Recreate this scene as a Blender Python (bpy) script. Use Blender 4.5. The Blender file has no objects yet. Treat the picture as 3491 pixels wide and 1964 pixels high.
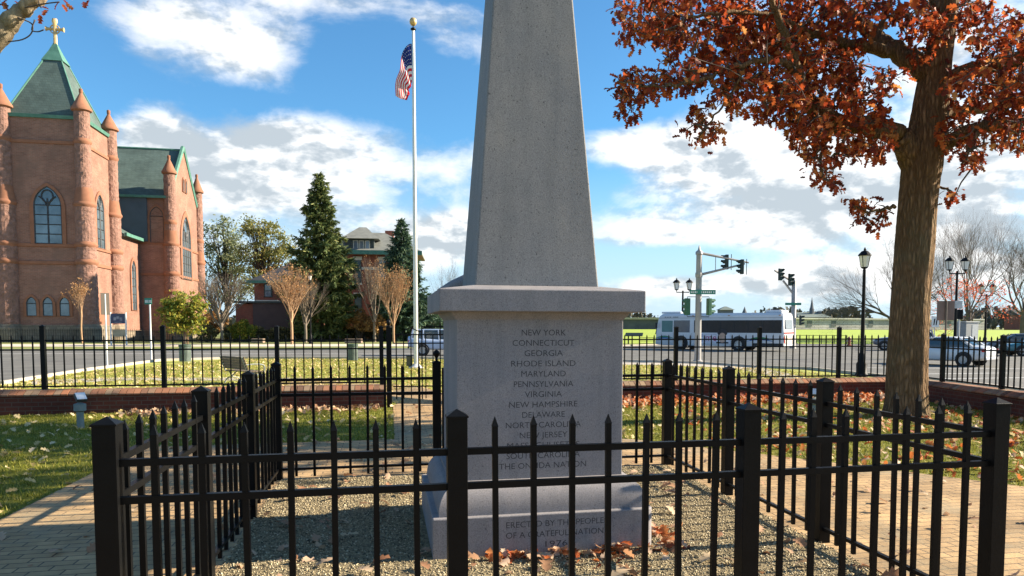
import bpy, math, random
import numpy as np
from mathutils import Vector, Matrix
R = math.radians
rnd = random.Random(7); nr = np.random.default_rng(11)
sc = bpy.context.scene; COL = sc.collection

# ---------------------------------------------------------------- camera
F, CX, CY, PITCH, ROLL, CAMH, IW, IH = 2534.3, 1862.6, 1266.5, 0.0614, 0.0020, 1.6, 3491.0, 1964.0
cd = bpy.data.cameras.new('camera'); cam = bpy.data.objects.new('camera', cd); COL.objects.link(cam)
cam.matrix_world = Matrix.Translation((0, 0, CAMH)) @ Matrix.Rotation(math.pi/2 - PITCH, 4, 'X') @ Matrix.Rotation(ROLL, 4, 'Z')
cd.sensor_width = 36.0; cd.sensor_fit = 'HORIZONTAL'; cd.lens = 36.0*F/IW
cd.shift_x = (IW/2 - CX)/IW; cd.shift_y = (CY - IH/2)/IW
cd.clip_start = 0.05; cd.clip_end = 6000
sc.camera = cam

def ray(x, y):                       # survey coordinates (2576 wide) -> direction
    u = x*1.35520 - CX; v = y*1.35520 - CY
    c, s = math.cos(-ROLL), math.sin(-ROLL)
    u, v = (c*u - s*v)/F, (s*u + c*v)/F
    c, s = math.cos(PITCH), math.sin(PITCH)
    return u, c - s*v, -s - c*v
def at(x, y, Y):                     # world point at depth Y
    a, b, c = ray(x, y); t = Y/b
    return Vector((a*t, Y, CAMH + c*t))
def gnd(x, y, z=-0.35):              # world point on a level at height z
    a, b, c = ray(x, y); t = (z - CAMH)/c
    return Vector((a*t, b*t, z))

# ---------------------------------------------------------------- light
SUN_AZ = R(11.9)      # from +X towards +Y
SUN_EL = R(27)
sdir = Vector((math.cos(SUN_EL)*math.cos(SUN_AZ), math.cos(SUN_EL)*math.sin(SUN_AZ), math.sin(SUN_EL)))
sl = bpy.data.lights.new('sun', 'SUN'); sl.energy = 5.0; sl.angle = R(0.53); sl.color = (1.0, 0.87, 0.68)
so = bpy.data.objects.new('sun', sl); COL.objects.link(so); so.rotation_mode = 'QUATERNION'
so.rotation_quaternion = (-sdir).to_track_quat('-Z', 'Y'); so.location = sdir*60

class NT:
    def __init__(s, tree): s.t = tree
    def n(s, typ, **kw):
        nd = s.t.nodes.new(typ)
        for k, v in kw.items(): setattr(nd, k, v)
        return nd
    def l(s, a, b): s.t.links.new(a, b)
    def set(s, sock, v):
        if isinstance(v, bpy.types.NodeSocket): s.l(v, sock)
        else: sock.default_value = v
    def m(s, op, a, b=0.0, c=None, clamp=False):
        nd = s.n('ShaderNodeMath', operation=op, use_clamp=clamp)
        s.set(nd.inputs[0], a); s.set(nd.inputs[1], b)
        if c is not None: s.set(nd.inputs[2], c)
        return nd.outputs[0]
    def mix(s, f, a, b, mode='MIX'):
        nd = s.n('ShaderNodeMix', data_type='RGBA', blend_type=mode)
        s.set(nd.inputs[0], f)
        for i, v in ((6, a), (7, b)):
            if isinstance(v, tuple) and len(v) == 3: v = (*v, 1)
            s.set(nd.inputs[i], v)
        return nd.outputs[2]
    def ramp(s, f, els, interp='LINEAR'):
        nd = s.n('ShaderNodeValToRGB'); cr = nd.color_ramp; cr.interpolation = interp
        while len(cr.elements) < len(els): cr.elements.new(0.5)
        for e, (p, c) in zip(cr.elements, els):
            e.position = p; e.color = (*c, 1) if len(c) == 3 else c
        s.l(f, nd.inputs[0]); return nd.outputs[0]
    def noise(s, vec, scale, detail=4, rough=0.55, dist=0.0, out=0):
        nd = s.n('ShaderNodeTexNoise'); s.l(vec, nd.inputs['Vector'])
        nd.inputs['Scale'].default_value = scale; nd.inputs['Detail'].default_value = detail
        nd.inputs['Roughness'].default_value = rough; nd.inputs['Distortion'].default_value = dist
        return nd.outputs[out]
    def vec(s, v, scale=(1, 1, 1), loc=(0, 0, 0)):
        nd = s.n('ShaderNodeMapping'); s.l(v, nd.inputs[0])
        nd.inputs['Scale'].default_value = scale; nd.inputs['Location'].default_value = loc
        return nd.outputs[0]

# ---------------------------------------------------------------- sky
SKY = 0.05
world = bpy.data.worlds.new('World'); sc.world = world; world.use_nodes = True
w = NT(world.node_tree); w.t.nodes.clear()
out = w.n('ShaderNodeOutputWorld'); bg = w.n('ShaderNodeBackground'); w.l(bg.outputs[0], out.inputs[0])
bg.inputs['Strength'].default_value = SKY
sky = w.n('ShaderNodeTexSky', sky_type='NISHITA'); sky.sun_disc = False
sky.sun_elevation = SUN_EL; sky.sun_rotation = math.pi/2 - SUN_AZ
sky.air_density = 1.0; sky.dust_density = 0.4; sky.ozone_density = 2.5; sky.altitude = 150
tc = w.n('ShaderNodeTexCoord'); sep = w.n('ShaderNodeSeparateXYZ'); w.l(tc.outputs['Generated'], sep.inputs[0])
az = w.m('ARCTAN2', sep.outputs[0], sep.outputs[1]); el = w.m('ARCSINE', sep.outputs[2])
def azel(x, y):
    a, b, c = ray(x, y); return math.atan2(a, b), math.atan2(c, math.hypot(a, b))
def vcomb(a, b, c=0.0):
    nd = w.n('ShaderNodeCombineXYZ'); w.set(nd.inputs[0], a); w.set(nd.inputs[1], b); w.set(nd.inputs[2], c); return nd.outputs[0]
elw = w.m('MULTIPLY', el, 1.9)
cv = vcomb(az, elw)
n1 = w.noise(w.vec(cv, loc=(3.1, 1.7, 0)), 5.2, 9, 0.60, 0.25)
n2 = w.noise(w.vec(cv, loc=(3.1 - 0.035, 1.7 - 0.055, 0)), 5.2, 5, 0.56, 0.25)
n3 = w.noise(w.vec(cv, loc=(7.3, 2.2, 1.0)), 2.6, 4, 0.5)
blobs = [  # x, y, half width, half height (survey px), weight
    (520, 105, 290, 130, .52), (680, 185, 130, 60, .18), (360, 330, 120, 50, .42), (760, 330, 250, 70, .26), (620, 400, 210, 110, .40), (900, 400, 240, 80, .30),
    (640, 500, 260, 120, .36), (960, 560, 260, 120, .34), (1140, 80, 130, 75, .26), (900, 0, 260, 40, .25), (1140, 590, 120, 60, .42), (1560, 370, 110, 50, .40),
    (1770, 350, 190, 85, .46), (1850, 430, 330, 80, .40), (1800, 560, 420, 75, .38), (2150, 480, 330, 130, .42), (2350, 400, 420, 120, .42), (2480, 560, 260, 160, .38),
    (1700, 720, 330, 28, .50), (2020, 700, 220, 60, .42), (2300, 700, 320, 60, .40), (1560, 600, 160, 40, .26), (2400, 120, 420, 150, .34), (500, 620, 700, 30, .16),
    (900, 180, 170, 95, -.36), (1090, 240, 120, 90, -.30), (140, 160, 170, 130, -.34), (1560, 190, 200, 90, -.32), (1600, 655, 130, 22, -.34), (1830, 650, 170, 26, -.25), (1700, 770, 300, 16, .1), (1250, 520, 300, 26, -.12), (640, 250, 120, 34, -.22)]
acc = None
for bx_, by_, hw, hh, wt in blobs:
    a0, e0 = azel(bx_, by_); a1, _ = azel(bx_ + hw, by_); _, e1 = azel(bx_, by_ - hh)
    da = w.m('MULTIPLY', w.m('SUBTRACT', az, a0), 1/(a1 - a0)); de = w.m('MULTIPLY', w.m('SUBTRACT', el, e0), 1/(e1 - e0))
    g = w.m('EXPONENT', w.m('MULTIPLY', w.m('ADD', w.m('MULTIPLY', da, da), w.m('MULTIPLY', de, de)), -1.0))
    g = w.m('MULTIPLY', g, wt); acc = g if acc is None else w.m('ADD', acc, g)
back = w.m('MULTIPLY', w.m('SMOOTH_MIN', w.m('ADD', sep.outputs[1], -0.15), 0.0, .3), -0.18)   # unseen cloud added behind the viewer to brighten camera-facing sides
acc = w.m('ADD', acc, back)
d0 = w.m('ADD', w.m('MULTIPLY', w.m('SUBTRACT', n1, 0.5), 1.35), w.m('MULTIPLY', w.m('SUBTRACT', n3, .5), .35))
dens = w.m('ADD', w.m('ADD', d0, acc), -0.16)
mr = w.n('ShaderNodeMapRange', interpolation_type='SMOOTHSTEP'); w.l(dens, mr.inputs[0])
mr.inputs[1].default_value = -0.08; mr.inputs[2].default_value = 0.36
cover = mr.outputs[0]
n4 = w.noise(w.vec(cv, loc=(1.3, 5.7, 2.0)), 15, 7, .6, .15)
n5 = w.noise(w.vec(cv, loc=(1.3 - .012, 5.7 - .02, 2.0)), 15, 4, .55, .15)
shade = w.m('ADD', w.m('ADD', w.m('MULTIPLY', w.m('SUBTRACT', n1, n2), 6.0), w.m('ADD', w.m('MULTIPLY', w.m('SUBTRACT', n4, n5), 4.5), w.m('MULTIPLY', w.m('SUBTRACT', n4, .5), .7))), w.m('ADD', w.m('MULTIPLY', w.m('SUBTRACT', n3, .5), .8), .74))
thick = w.m('MULTIPLY', w.m('MAXIMUM', w.m('SUBTRACT', dens, .32), 0.0), .8)
shade = w.m('SUBTRACT', shade, thick, clamp=True)
ccol = w.ramp(shade, [(0, (4.1, 4.6, 5.0)), (.35, (5.3, 5.7, 6.0)), (.62, (6.8, 7.0, 7.1)), (1, (8.4, 8.4, 8.3))])
skc = w.mix(1.0, sky.outputs[0], (0.68, 1.20, 1.43), 'MULTIPLY')
hz_ = w.n('ShaderNodeMapRange', interpolation_type='SMOOTHSTEP'); w.l(el, hz_.inputs[0])
hz_.inputs[1].default_value = R(14); hz_.inputs[2].default_value = R(-1); hz_.inputs[4].default_value = .92
skc = w.mix(hz_.outputs[0], skc, (4.9, 6.1, 7.3))
w.l(w.mix(w.m('MULTIPLY', cover, .96), skc, ccol), bg.inputs['Color'])
world.cycles.sampling_method = 'MANUAL'; world.cycles.sample_map_resolution = 1024

sc.view_settings.view_transform = 'Standard'; sc.view_settings.look = 'None'
sc.view_settings.exposure = 1.55; sc.view_settings.gamma = 1.0
sc.cycles.max_bounces = 6; sc.cycles.transparent_max_bounces = 6

# ---------------------------------------------------------------- mesh tools
class MB:
    def __init__(s): s.v = []; s.f = []; s.M = None
    def av(s, co):
        co = Vector(co)
        if s.M is not None: co = s.M @ co
        s.v.append(tuple(co)); return len(s.v) - 1
    def face(s, pts): s.f.append([s.av(p) for p in pts]); return s
    def bx(s, x0, x1, y0, y1, z0, z1):
        i = [s.av((x, y, z)) for z in (z0, z1) for y in (y0, y1) for x in (x0, x1)]
        for q in ((0, 2, 3, 1), (4, 5, 7, 6), (0, 1, 5, 4), (2, 6, 7, 3), (0, 4, 6, 2), (1, 3, 7, 5)): s.f.append([i[k] for k in q])
        return s
    def box(s, c, d): return s.bx(c[0]-d[0]/2, c[0]+d[0]/2, c[1]-d[1]/2, c[1]+d[1]/2, c[2]-d[2]/2, c[2]+d[2]/2)
    def rings(s, rings, cap=True, closed=True):
        ids = [[s.av(p) for p in r] for r in rings]; n = len(ids[0])
        for a, b in zip(ids, ids[1:]):
            for k in range(n if closed else n-1): s.f.append([a[k], a[(k+1) % n], b[(k+1) % n], b[k]])
        if cap: s.f.append(ids[0][::-1]); s.f.append(ids[-1])
        return s
    def tube(s, pts, rad, n=8, cap=True):
        pts = [Vector(p) for p in pts]
        if not isinstance(rad, (list, tuple)): rad = [rad]*len(pts)
        t0 = (pts[1] - pts[0]).normalized(); ref = Vector((0, 0, 1)) if abs(t0.z) < .9 else Vector((1, 0, 0))
        rs = []
        for i, p in enumerate(pts):
            t = (pts[min(i+1, len(pts)-1)] - pts[max(i-1, 0)]).normalized()
            a = t.cross(ref).normalized(); b = a.cross(t).normalized(); ref = b
            rs.append([p + (a*math.cos(2*math.pi*k/n) + b*math.sin(2*math.pi*k/n))*rad[i] for k in range(n)])
            ref = b if abs(b.dot(t)) < .9 else ref
        return s.rings(rs, cap)
    def lathe(s, prof, n=16, c=(0, 0, 0), jit=0.0, cap=True):
        rs = []
        for r, z in prof:
            rs.append([(c[0] + (r + (rnd.uniform(-jit, jit) if jit else 0))*math.cos(2*math.pi*k/n), c[1] + (r + (rnd.uniform(-jit, jit) if jit else 0))*math.sin(2*math.pi*k/n), c[2]+z) for k in range(n)])
        return s.rings(rs, cap)
    def prism(s, poly, off):          # closed polygon of 3d points, extruded by off
        off = Vector(off); return s.rings([[Vector(p) for p in poly], [Vector(p) + off for p in poly]])
    def frust(s, secs):               # stacked centred squares: (half_x, half_y, z)
        return s.rings([[(-a, -b, z), (a, -b, z), (a, b, z), (-a, b, z)] for a, b, z in secs])
    def build(s, name, mat, parent=None, smooth=False, bev=0, ang=40):
        me = bpy.data.meshes.new(name); me.from_pydata(s.v, [], s.f)
        import bmesh
        bm = bmesh.new(); bm.from_mesh(me); bmesh.ops.recalc_face_normals(bm, faces=bm.faces); bm.to_mesh(me); bm.free()
        return link(name, me, mat, parent, smooth, bev, ang)
def link(name, me, mat, parent=None, smooth=False, bev=0, ang=40):
    me.materials.append(mat); o = bpy.data.objects.new(name, me); COL.objects.link(o)
    if parent: o.parent = parent
    if smooth:
        me.polygons.foreach_set('use_smooth', [True]*len(me.polygons))
        if ang < 180: me.set_sharp_from_angle(angle=R(ang))
    if bev:
        b = o.modifiers.new('bevel', 'BEVEL'); b.width = bev; b.segments = 2; b.limit_method = 'ANGLE'; b.angle_limit = R(35)
    return o
def tag(o, label, cat, group=None):
    o['label'] = label; o['category'] = cat
    if group: o['group'] = group
    return o
def thing(name, label, cat, loc=(0, 0, 0), rz=0.0, group=None):
    o = bpy.data.objects.new(name, None); COL.objects.link(o); o.empty_display_size = .1
    o.location = loc; o.rotation_euler = (0, 0, rz); return tag(o, label, cat, group)
def kind(o, k='structure'): o['kind'] = k; return o
def copy_obj(o, parent=None):
    c = o.copy(); COL.objects.link(c)
    if parent: c.parent = parent
    return c
def copy_tree(o, parent=None):
    c = copy_obj(o, parent)
    for ch in list(o.children): copy_tree(ch, c)
    return c
def mesh_np(name, V, Fq, mat, parent=None, smooth=False):   # V (n,3), Fq (m,k) -> object
    me = bpy.data.meshes.new(name); V = np.asarray(V, np.float32); Fq = np.asarray(Fq, np.int32); k = Fq.shape[1]
    me.vertices.add(len(V)); me.vertices.foreach_set('co', V.ravel())
    me.loops.add(Fq.size); me.loops.foreach_set('vertex_index', Fq.ravel())
    me.polygons.add(len(Fq)); me.polygons.foreach_set('loop_start', np.arange(0, Fq.size, k, dtype=np.int32))
    me.update(calc_edges=True); me.validate()
    return link(name, me, mat, parent, smooth, 0, 180)
def scatter(tv, tf, pos, rot, scl):    # template instanced into one vertex/face array
    tv = np.asarray(tv, float); tf = np.asarray(tf); n = len(pos)
    V = np.einsum('nij,kj->nki', rot, tv)*np.asarray(scl).reshape(n, 1, 1) + np.asarray(pos)[:, None, :]
    Fq = (tf[None] + (np.arange(n)*len(tv))[:, None, None]).reshape(-1, tf.shape[1])
    return V.reshape(-1, 3), Fq
def rotm(yaw, pit, rol):
    cy, sy, cp, sp, cr, sr = np.cos(yaw), np.sin(yaw), np.cos(pit), np.sin(pit), np.cos(rol), np.sin(rol)
    Z = np.zeros_like(cy); O = np.ones_like(cy)
    A = np.stack([np.stack([cy, -sy, Z], -1), np.stack([sy, cy, Z], -1), np.stack([Z, Z, O], -1)], -2)
    B = np.stack([np.stack([O, Z, Z], -1), np.stack([Z, cp, -sp], -1), np.stack([Z, sp, cp], -1)], -2)
    C = np.stack([np.stack([cr, Z, sr], -1), np.stack([Z, O, Z], -1), np.stack([-sr, Z, cr], -1)], -2)
    return A @ B @ C
def smooth_path(pts, n=6):
    pts = [Vector(p) for p in pts]; P = [pts[0]] + pts + [pts[-1]]; o = []
    for i in range(1, len(P)-2):
        for k in range(n):
            t = k/n; a, b, c, d = P[i-1], P[i], P[i+1], P[i+2]
            o.append(.5*((2*b) + (c-a)*t + (2*a-5*b+4*c-d)*t*t + (3*b-a-3*c+d)*t**3))
    return o + [pts[-1]]

# ---------------------------------------------------------------- materials
def base_mat(name):
    m = bpy.data.materials.new(name); m.use_nodes = True; t = NT(m.node_tree)
    b = m.node_tree.nodes['Principled BSDF']; return m, t, b
def coords(t, mode='Object'):
    if mode == 'pos': return t.n('ShaderNodeNewGeometry').outputs['Position']
    return t.n('ShaderNodeTexCoord').outputs[mode]
def bump(t, b, h, strength, dist=0.02):
    nd = t.n('ShaderNodeBump'); nd.inputs['Strength'].default_value = strength; nd.inputs['Distance'].default_value = dist
    t.l(h, nd.inputs['Height']); t.l(nd.outputs[0], b.inputs['Normal'])
def M(name, c1, c2=None, scale=8, rough=.6, bmp=0, bscale=None, stretch=(1, 1, 1), metal=0, spec=.5, detail=5, mode='Object', lo=.35, hi=.65, coat=0, dist=.02, island=0, transl=0):
    m, t, b = base_mat(name); v = coords(t, mode)
    if c2 is None: c2 = tuple(x*.85 for x in c1)
    if stretch != (1, 1, 1): v = t.vec(v, stretch)
    n = t.noise(v, scale, detail, .6); col = t.ramp(n, [(lo, c2), (hi, c1)])
    if island:
        ri = t.n('ShaderNodeNewGeometry').outputs['Random Per Island']
        hs = t.n('ShaderNodeHueSaturation'); t.l(col, hs.inputs['Color'])
        t.l(t.m('ADD', t.m('MULTIPLY', ri, island*2), 1-island), hs.inputs['Value'])
        r2 = t.m('FRACT', t.m('MULTIPLY', ri, 37.7))
        t.l(t.m('ADD', t.m('MULTIPLY', r2, island*.10), .5-island*.05), hs.inputs['Hue']); col = hs.outputs[0]
    t.l(col, b.inputs['Base Color']); b.inputs['Roughness'].default_value = rough; b.inputs['Metallic'].default_value = metal
    b.inputs['Specular IOR Level'].default_value = spec; b.inputs['Coat Weight'].default_value = coat
    if bmp: bump(t, b, t.noise(v, bscale or scale*3, 5, .65), bmp, dist)
    if transl:
        tr = t.n('ShaderNodeBsdfTranslucent'); t.l(col, tr.inputs[0]); mx = t.n('ShaderNodeMixShader'); mx.inputs[0].default_value = transl
        t.l(b.outputs[0], mx.inputs[1]); t.l(tr.outputs[0], mx.inputs[2]); t.l(mx.outputs[0], m.node_tree.nodes['Material Output'].inputs[0])
    return m
def island_mat(name, stops, rough=.6, transl=.35, spec=.3):    # one colour per leaf
    m, t, b = base_mat(name); ri = t.n('ShaderNodeNewGeometry').outputs['Random Per Island']
    col = t.ramp(ri, stops); t.l(col, b.inputs['Base Color']); b.inputs['Roughness'].default_value = rough; b.inputs['Specular IOR Level'].default_value = spec
    if transl:
        tr = t.n('ShaderNodeBsdfTranslucent'); t.l(col, tr.inputs[0]); mx = t.n('ShaderNodeMixShader'); mx.inputs[0].default_value = transl
        t.l(b.outputs[0], mx.inputs[1]); t.l(tr.outputs[0], mx.inputs[2]); t.l(mx.outputs[0], m.node_tree.nodes['Material Output'].inputs[0])
    return m
def brick_mat(name, c1, c2, mortar, bw, bh, ms=.01, rough=.85, bmp=.4, mode='wall', nz=.5, nscale=1.5, c3=None, offset=.5, dist=.01):
    m, t, b = base_mat(name); v = coords(t)
    sp = t.n('ShaderNodeSeparateXYZ'); t.l(v, sp.inputs[0])
    if mode == 'wall':
        cb = t.n('ShaderNodeCombineXYZ'); t.l(t.m('ADD', sp.outputs[0], sp.outputs[1]), cb.inputs[0]); t.l(sp.outputs[2], cb.inputs[1]); vv = cb.outputs[0]
    elif mode == 'rot':
        cb = t.n('ShaderNodeCombineXYZ'); t.l(sp.outputs[1], cb.inputs[0]); t.l(sp.outputs[0], cb.inputs[1]); vv = cb.outputs[0]
    else: vv = v
    br = t.n('ShaderNodeTexBrick'); br.offset = offset; t.l(vv, br.inputs['Vector']); br.inputs['Scale'].default_value = 1
    br.inputs['Brick Width'].default_value = bw; br.inputs['Row Height'].default_value = bh; br.inputs['Mortar Size'].default_value = ms
    br.inputs['Color1'].default_value = (*c1, 1); br.inputs['Color2'].default_value = (*c2, 1); br.inputs['Mortar'].default_value = (*mortar, 1)
    n = t.noise(v, nscale, 6, .65); g = t.ramp(n, [(.3, (1-nz*.6,)*3), (.7, (1+nz*.4,)*3)])
    col = t.mix(1.0, br.outputs[0], g, 'MULTIPLY')
    if c3: col = t.mix(t.ramp(t.noise(v, nscale*.45, 6, .7), [(.5, (0, 0, 0)), (.68, (1, 1, 1))]), col, c3)
    t.l(col, b.inputs['Base Color']); b.inputs['Roughness'].default_value = rough; b.inputs['Specular IOR Level'].default_value = .25
    h = t.m('ADD', t.m('MULTIPLY', br.outputs['Fac'], -1.0), t.m('MULTIPLY', t.noise(v, 40/bw*.25, 4), .6)); bump(t, b, h, bmp, dist)
    return m
# ---------------------------------------------------------------- shared materials
black = M('black_paint', (.0055, .0058, .0062), (.0035, .0037, .004), 6, .42, .08, 60, spec=.11)
black_far = M('black_iron', (.007, .0072, .0075), (.005, .0052, .0055), 4, .5, spec=.15)
granite = None
def granite_mat(name, tint, dark=.35, sc_=1.0):
    m, t, b = base_mat(name); v = coords(t)
    n = t.noise(v, 95*sc_, 3, .7); n2 = t.noise(v, 3.2, 5, .6); n3 = t.noise(t.vec(v, (1, 1, .7)), 62*sc_, 2, .5)
    col = t.ramp(n, [(.30, tuple(x*.66 for x in tint)), (.48, tint), (.70, tuple(min(1, x*1.28) for x in tint))])
    sp = t.ramp(n3, [(.29, (dark,)*3), (.35, (1, 1, 1))]); col = t.mix(1.0, col, sp, 'MULTIPLY')
    col = t.mix(1.0, col, t.ramp(n2, [(.3, (.86, .87, .9)), (.7, (1.06, 1.03, 1.0))]), 'MULTIPLY')
    st = t.noise(t.vec(v, (1, 1, .07)), 9, 5, .6); col = t.mix(1.0, col, t.ramp(st, [(.30, (.84, .85, .86)), (.55, (1, 1, 1)), (.75, (1.05, 1.03, 1.0))]), 'MULTIPLY')
    t.l(col, b.inputs['Base Color']); b.inputs['Roughness'].default_value = .72; b.inputs['Specular IOR Level'].default_value = .35
    bump(t, b, n, .22, .004); return m
granite = granite_mat('granite_shaft', (.222, .217, .212), .42, 1.25)
granite2 = granite_mat('granite_pedestal', (.245, .232, .236), .55, 1.5)
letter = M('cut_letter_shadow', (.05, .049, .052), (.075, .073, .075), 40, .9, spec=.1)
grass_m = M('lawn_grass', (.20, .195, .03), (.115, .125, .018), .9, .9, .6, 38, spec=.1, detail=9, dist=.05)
grass_blade = island_mat('grass_blade', [(0, (.085, .115, .012)), (.45, (.19, .205, .02)), (.75, (.34, .31, .045)), (1, (.46, .38, .12))], .6, .3)
leaf_dry = island_mat('dry_leaf', [(0, (.22, .10, .05)), (.35, (.36, .20, .11)), (.6, (.46, .28, .17)), (.8, (.52, .36, .24)), (1, (.58, .44, .27))], .7, .25)
leaf_orange = island_mat('orange_leaf', [(0, (.26, .05, .02)), (.35, (.50, .13, .03)), (.6, (.58, .24, .08)), (.8, (.60, .38, .24)), (1, (.66, .50, .36))], .65, .35)
leaf_yellow = island_mat('yellow_leaf', [(0, (.40, .27, .10)), (.5, (.62, .47, .20)), (1, (.74, .60, .38))], .7, .25)
asphalt = M('asphalt', (.165, .16, .145), (.115, .112, .105), .55, .9, .3, 60, detail=8, spec=.2)
concrete = M('concrete', (.48, .43, .36), (.36, .32, .27), 1.2, .9, .2, 30, spec=.2)
white_line = M('road_paint', (.72, .72, .70), (.5, .5, .5), 3, .8)
paver = brick_mat('clay_paver', (.45, .295, .145), (.35, .232, .118), (.12, .09, .06), .21, .105, .006, .9, .6, 'flat', .75, 1.6, (.27, .22, .14))
gravel_m = M('gravel_bed', (.37, .30, .175), (.14, .112, .07), 34, .95, 1.0, 55, detail=6, dist=.03, spec=.15)
pebble = island_mat('pebble', [(0, (.065, .055, .038)), (.35, (.25, .205, .125)), (.78, (.41, .335, .20)), (1, (.64, .56, .39))], .9, 0)
wall_brick = brick_mat('garden_wall_brick', (.125, .038, .024), (.09, .028, .02), (.11, .07, .055), .21, .075, .008, .9, .5, 'wall', .6, 1.5)
coping_m = island_mat('coping_brick', [(0, (.13, .075, .05)), (.3, (.23, .115, .07)), (.5, (.34, .14, .07)), (.75, (.22, .15, .10)), (1, (.30, .21, .13))], .9, 0)
steel = M('galvanised_steel', (.55, .54, .52), (.42, .42, .41), 5, .5, metal=.3)

# ---------------------------------------------------------------- ground and roads
def sheet(name, pts, z, mat, thick=0):
    m = MB(); P = [(p[0], p[1], (p[2] if len(p) > 2 else z)) for p in pts]
    if thick: m.prism([(a, b, c - thick) for a, b, c in P], (0, 0, thick))
    else: m.face(P)
    return kind(m.build(name, mat))
def rect_sheet(x0, x1, y0, y1): return [(x0, y0), (x1, y0), (x1, y1), (x0, y1)]
sheet('ground', rect_sheet(-3000, 3000, -200, 5200), -.36, M('far_grass', (.20, .22, .05), (.14, .16, .04), .25, .95, detail=8))
YAW = 0.211; FA = Vector((-1.783, 2.999, 0)); FW, FD = 4.245, 4.706
fu = Vector((math.cos(YAW), math.sin(YAW), 0)); fv = Vector((-math.sin(YAW), math.cos(YAW), 0))
def uv(u, v, z=0.0): return FA + fu*u + fv*v + Vector((0, 0, z))
WL = lambda X: 15.1 + .215*X                       # foot of the garden wall
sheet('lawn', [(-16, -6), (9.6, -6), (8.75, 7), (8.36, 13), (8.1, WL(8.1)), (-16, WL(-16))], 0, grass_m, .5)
pav = [(-2.0, -7), (-2.0, 7.2), (1.2, 7.25), (1.22, 11.9), (3.05, 11.6), (3.05, 7.3), (4.5, 6.6), (6.2, 4.45), (7.3, 2.9), (9.2, -1), (9.2, -7)]
o = MB().face([(u, v, .008) for u, v in pav]).build('brick_path', paver); o.location = FA; o.rotation_euler.z = YAW; kind(o)
o = MB().face([(.05, .05, .016), (FW-.05, .05, .016), (FW-.05, FD-.1, .016), (.05, FD-.1, .016)]).build('gravel', gravel_m); o.location = FA; o.rotation_euler.z = YAW; kind(o)
park_grass = M('park_grass', (.40, .39, .07), (.27, .28, .045), .5, .95, .5, 30, detail=9, dist=.05)
sheet('park_lawn', [(-18, 13.0), (8.2, 16.5), (8.45, 8), (14.5, 10), (14.2, 24), (12.9, 28.4), (11.9, 33.2), (9.9, 34.9), (8.0, 38.4), (4.3, 40.4), (-7.5, 43.2), (-18, 43.2), (-21, 40.2), (-19.5, 31), (-17.8, 24.1)], -.352, park_grass)
sheet('road', [(-40, 4), (-18, 12), (-17.8, 24.1), (-19.5, 31), (-21, 40.3), (-18, 43.4), (-7.5, 43.4), (4.3, 40.6), (8, 38.6), (9.95, 35.1), (11.95, 33.4), (13, 28.5), (14.3, 24.1), (14.6, 10), (16, -10), (70, -10), (70, 40), (60, 47), (34.5, 53.7), (33.5, 70), (42, 78), (44, 92), (30, 92), (27, 80), (11.7, 76.4), (-3, 62), (-12, 59.9), (-26.6, 57), (-41, 56), (-140, 50), (-140, 4)], -.354, asphalt)
def kerb(name, pts, w_=.15):
    m = MB()
    for (a, b), (c, d) in zip(pts, pts[1:]):
        p, q = Vector((a, b, 0)), Vector((c, d, 0)); n = (q-p).cross(Vector((0, 0, 1))).normalized()*w_
        m.prism([p+Vector((0, 0, -.4)), q+Vector((0, 0, -.4)), q+n+Vector((0, 0, -.4)), p+n+Vector((0, 0, -.4))], (0, 0, .17))
    return kind(m.build(name, concrete))
kerb('kerb', [(-17.8, 24.1), (-19.5, 31), (-21, 40.3), (-18, 43.4), (-7.5, 43.4), (4.3, 40.6), (8, 38.6), (9.95, 35.1), (11.95, 33.4), (13, 28.5), (14.3, 24.1), (14.6, 10)])
kerb('kerb', [(-140, 50), (-41, 56), (-26.6, 57), (-12, 59.9), (-3, 62), (11.7, 76.4), (27, 80)])
P2 = lambda L, z=-.35: [tuple(gnd(x, y, z)) for x, y in L]
sheet('pavement', P2([(1540, 906), (1760, 911), (1890, 921), (1960, 934), (2045, 955), (2110, 969), (2000, 969), (1930, 944), (1850, 927), (1700, 919), (1540, 917)], -.346), 0, concrete)
sheet('pavement', P2([(80, 957), (300, 949.5), (600, 950), (760, 950), (760, 956), (600, 957), (300, 957), (80, 968)], -.346), 0, concrete)
sheet('pavement', [(-140, 60), (-50, 66), (-26, 68), (-12, 70), (-3, 72), (8, 84), (5, 88), (-8, 79), (-26, 77), (-50, 75), (-140, 68)], -.345, M('pale_pavement', (.62, .52, .42), (.5, .42, .34), .6, .9))
sheet('brick_walk', [(-3.05, 14.55, 0.004), (-1.25, 14.9, 0.004), (-1.9, 19, -.34), (-4.2, 24, -.342), (-8.5, 26.5, -.342), (-10.5, 25, -.342), (-5, 21, -.342), (-3.7, 18.4, -.34)], 0, paver)
sheet('verge', [(36, 43), (60, 40), (60, 46), (35, 52.5), (33, 50)], -.346, park_grass)
sheet('sidewalk', [(34.5, 44.6), (60, 42), (60, 43.4), (34.5, 46.2)], -.342, concrete)
for k, (a, b, c, d) in enumerate([(13.6, 30.2, 19.5, 31.4), (13.8, 27.6, 19.8, 28.8), (15, 35.2, 24, 34.4)]):
    n = Vector((c-a, d-b, 0)).cross(Vector((0, 0, 1))).normalized()*.16
    sheet('road_marking', [(a, b), (c, d), (c+n.x, d+n.y), (a+n.x, b+n.y)], -.348, white_line)
sheet('road_marking', [(-60, 49.2), (-9, 51.0), (-9, 51.25), (-60, 49.45)], -.348, white_line)
sheet('field', [(8, 82, -.34), (150, 82, -.34), (260, 186, .76), (8, 186, .76)], 0, M('mown_field', (.29, .37, .022), (.24, .32, .018), .08, .95, detail=7))

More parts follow.
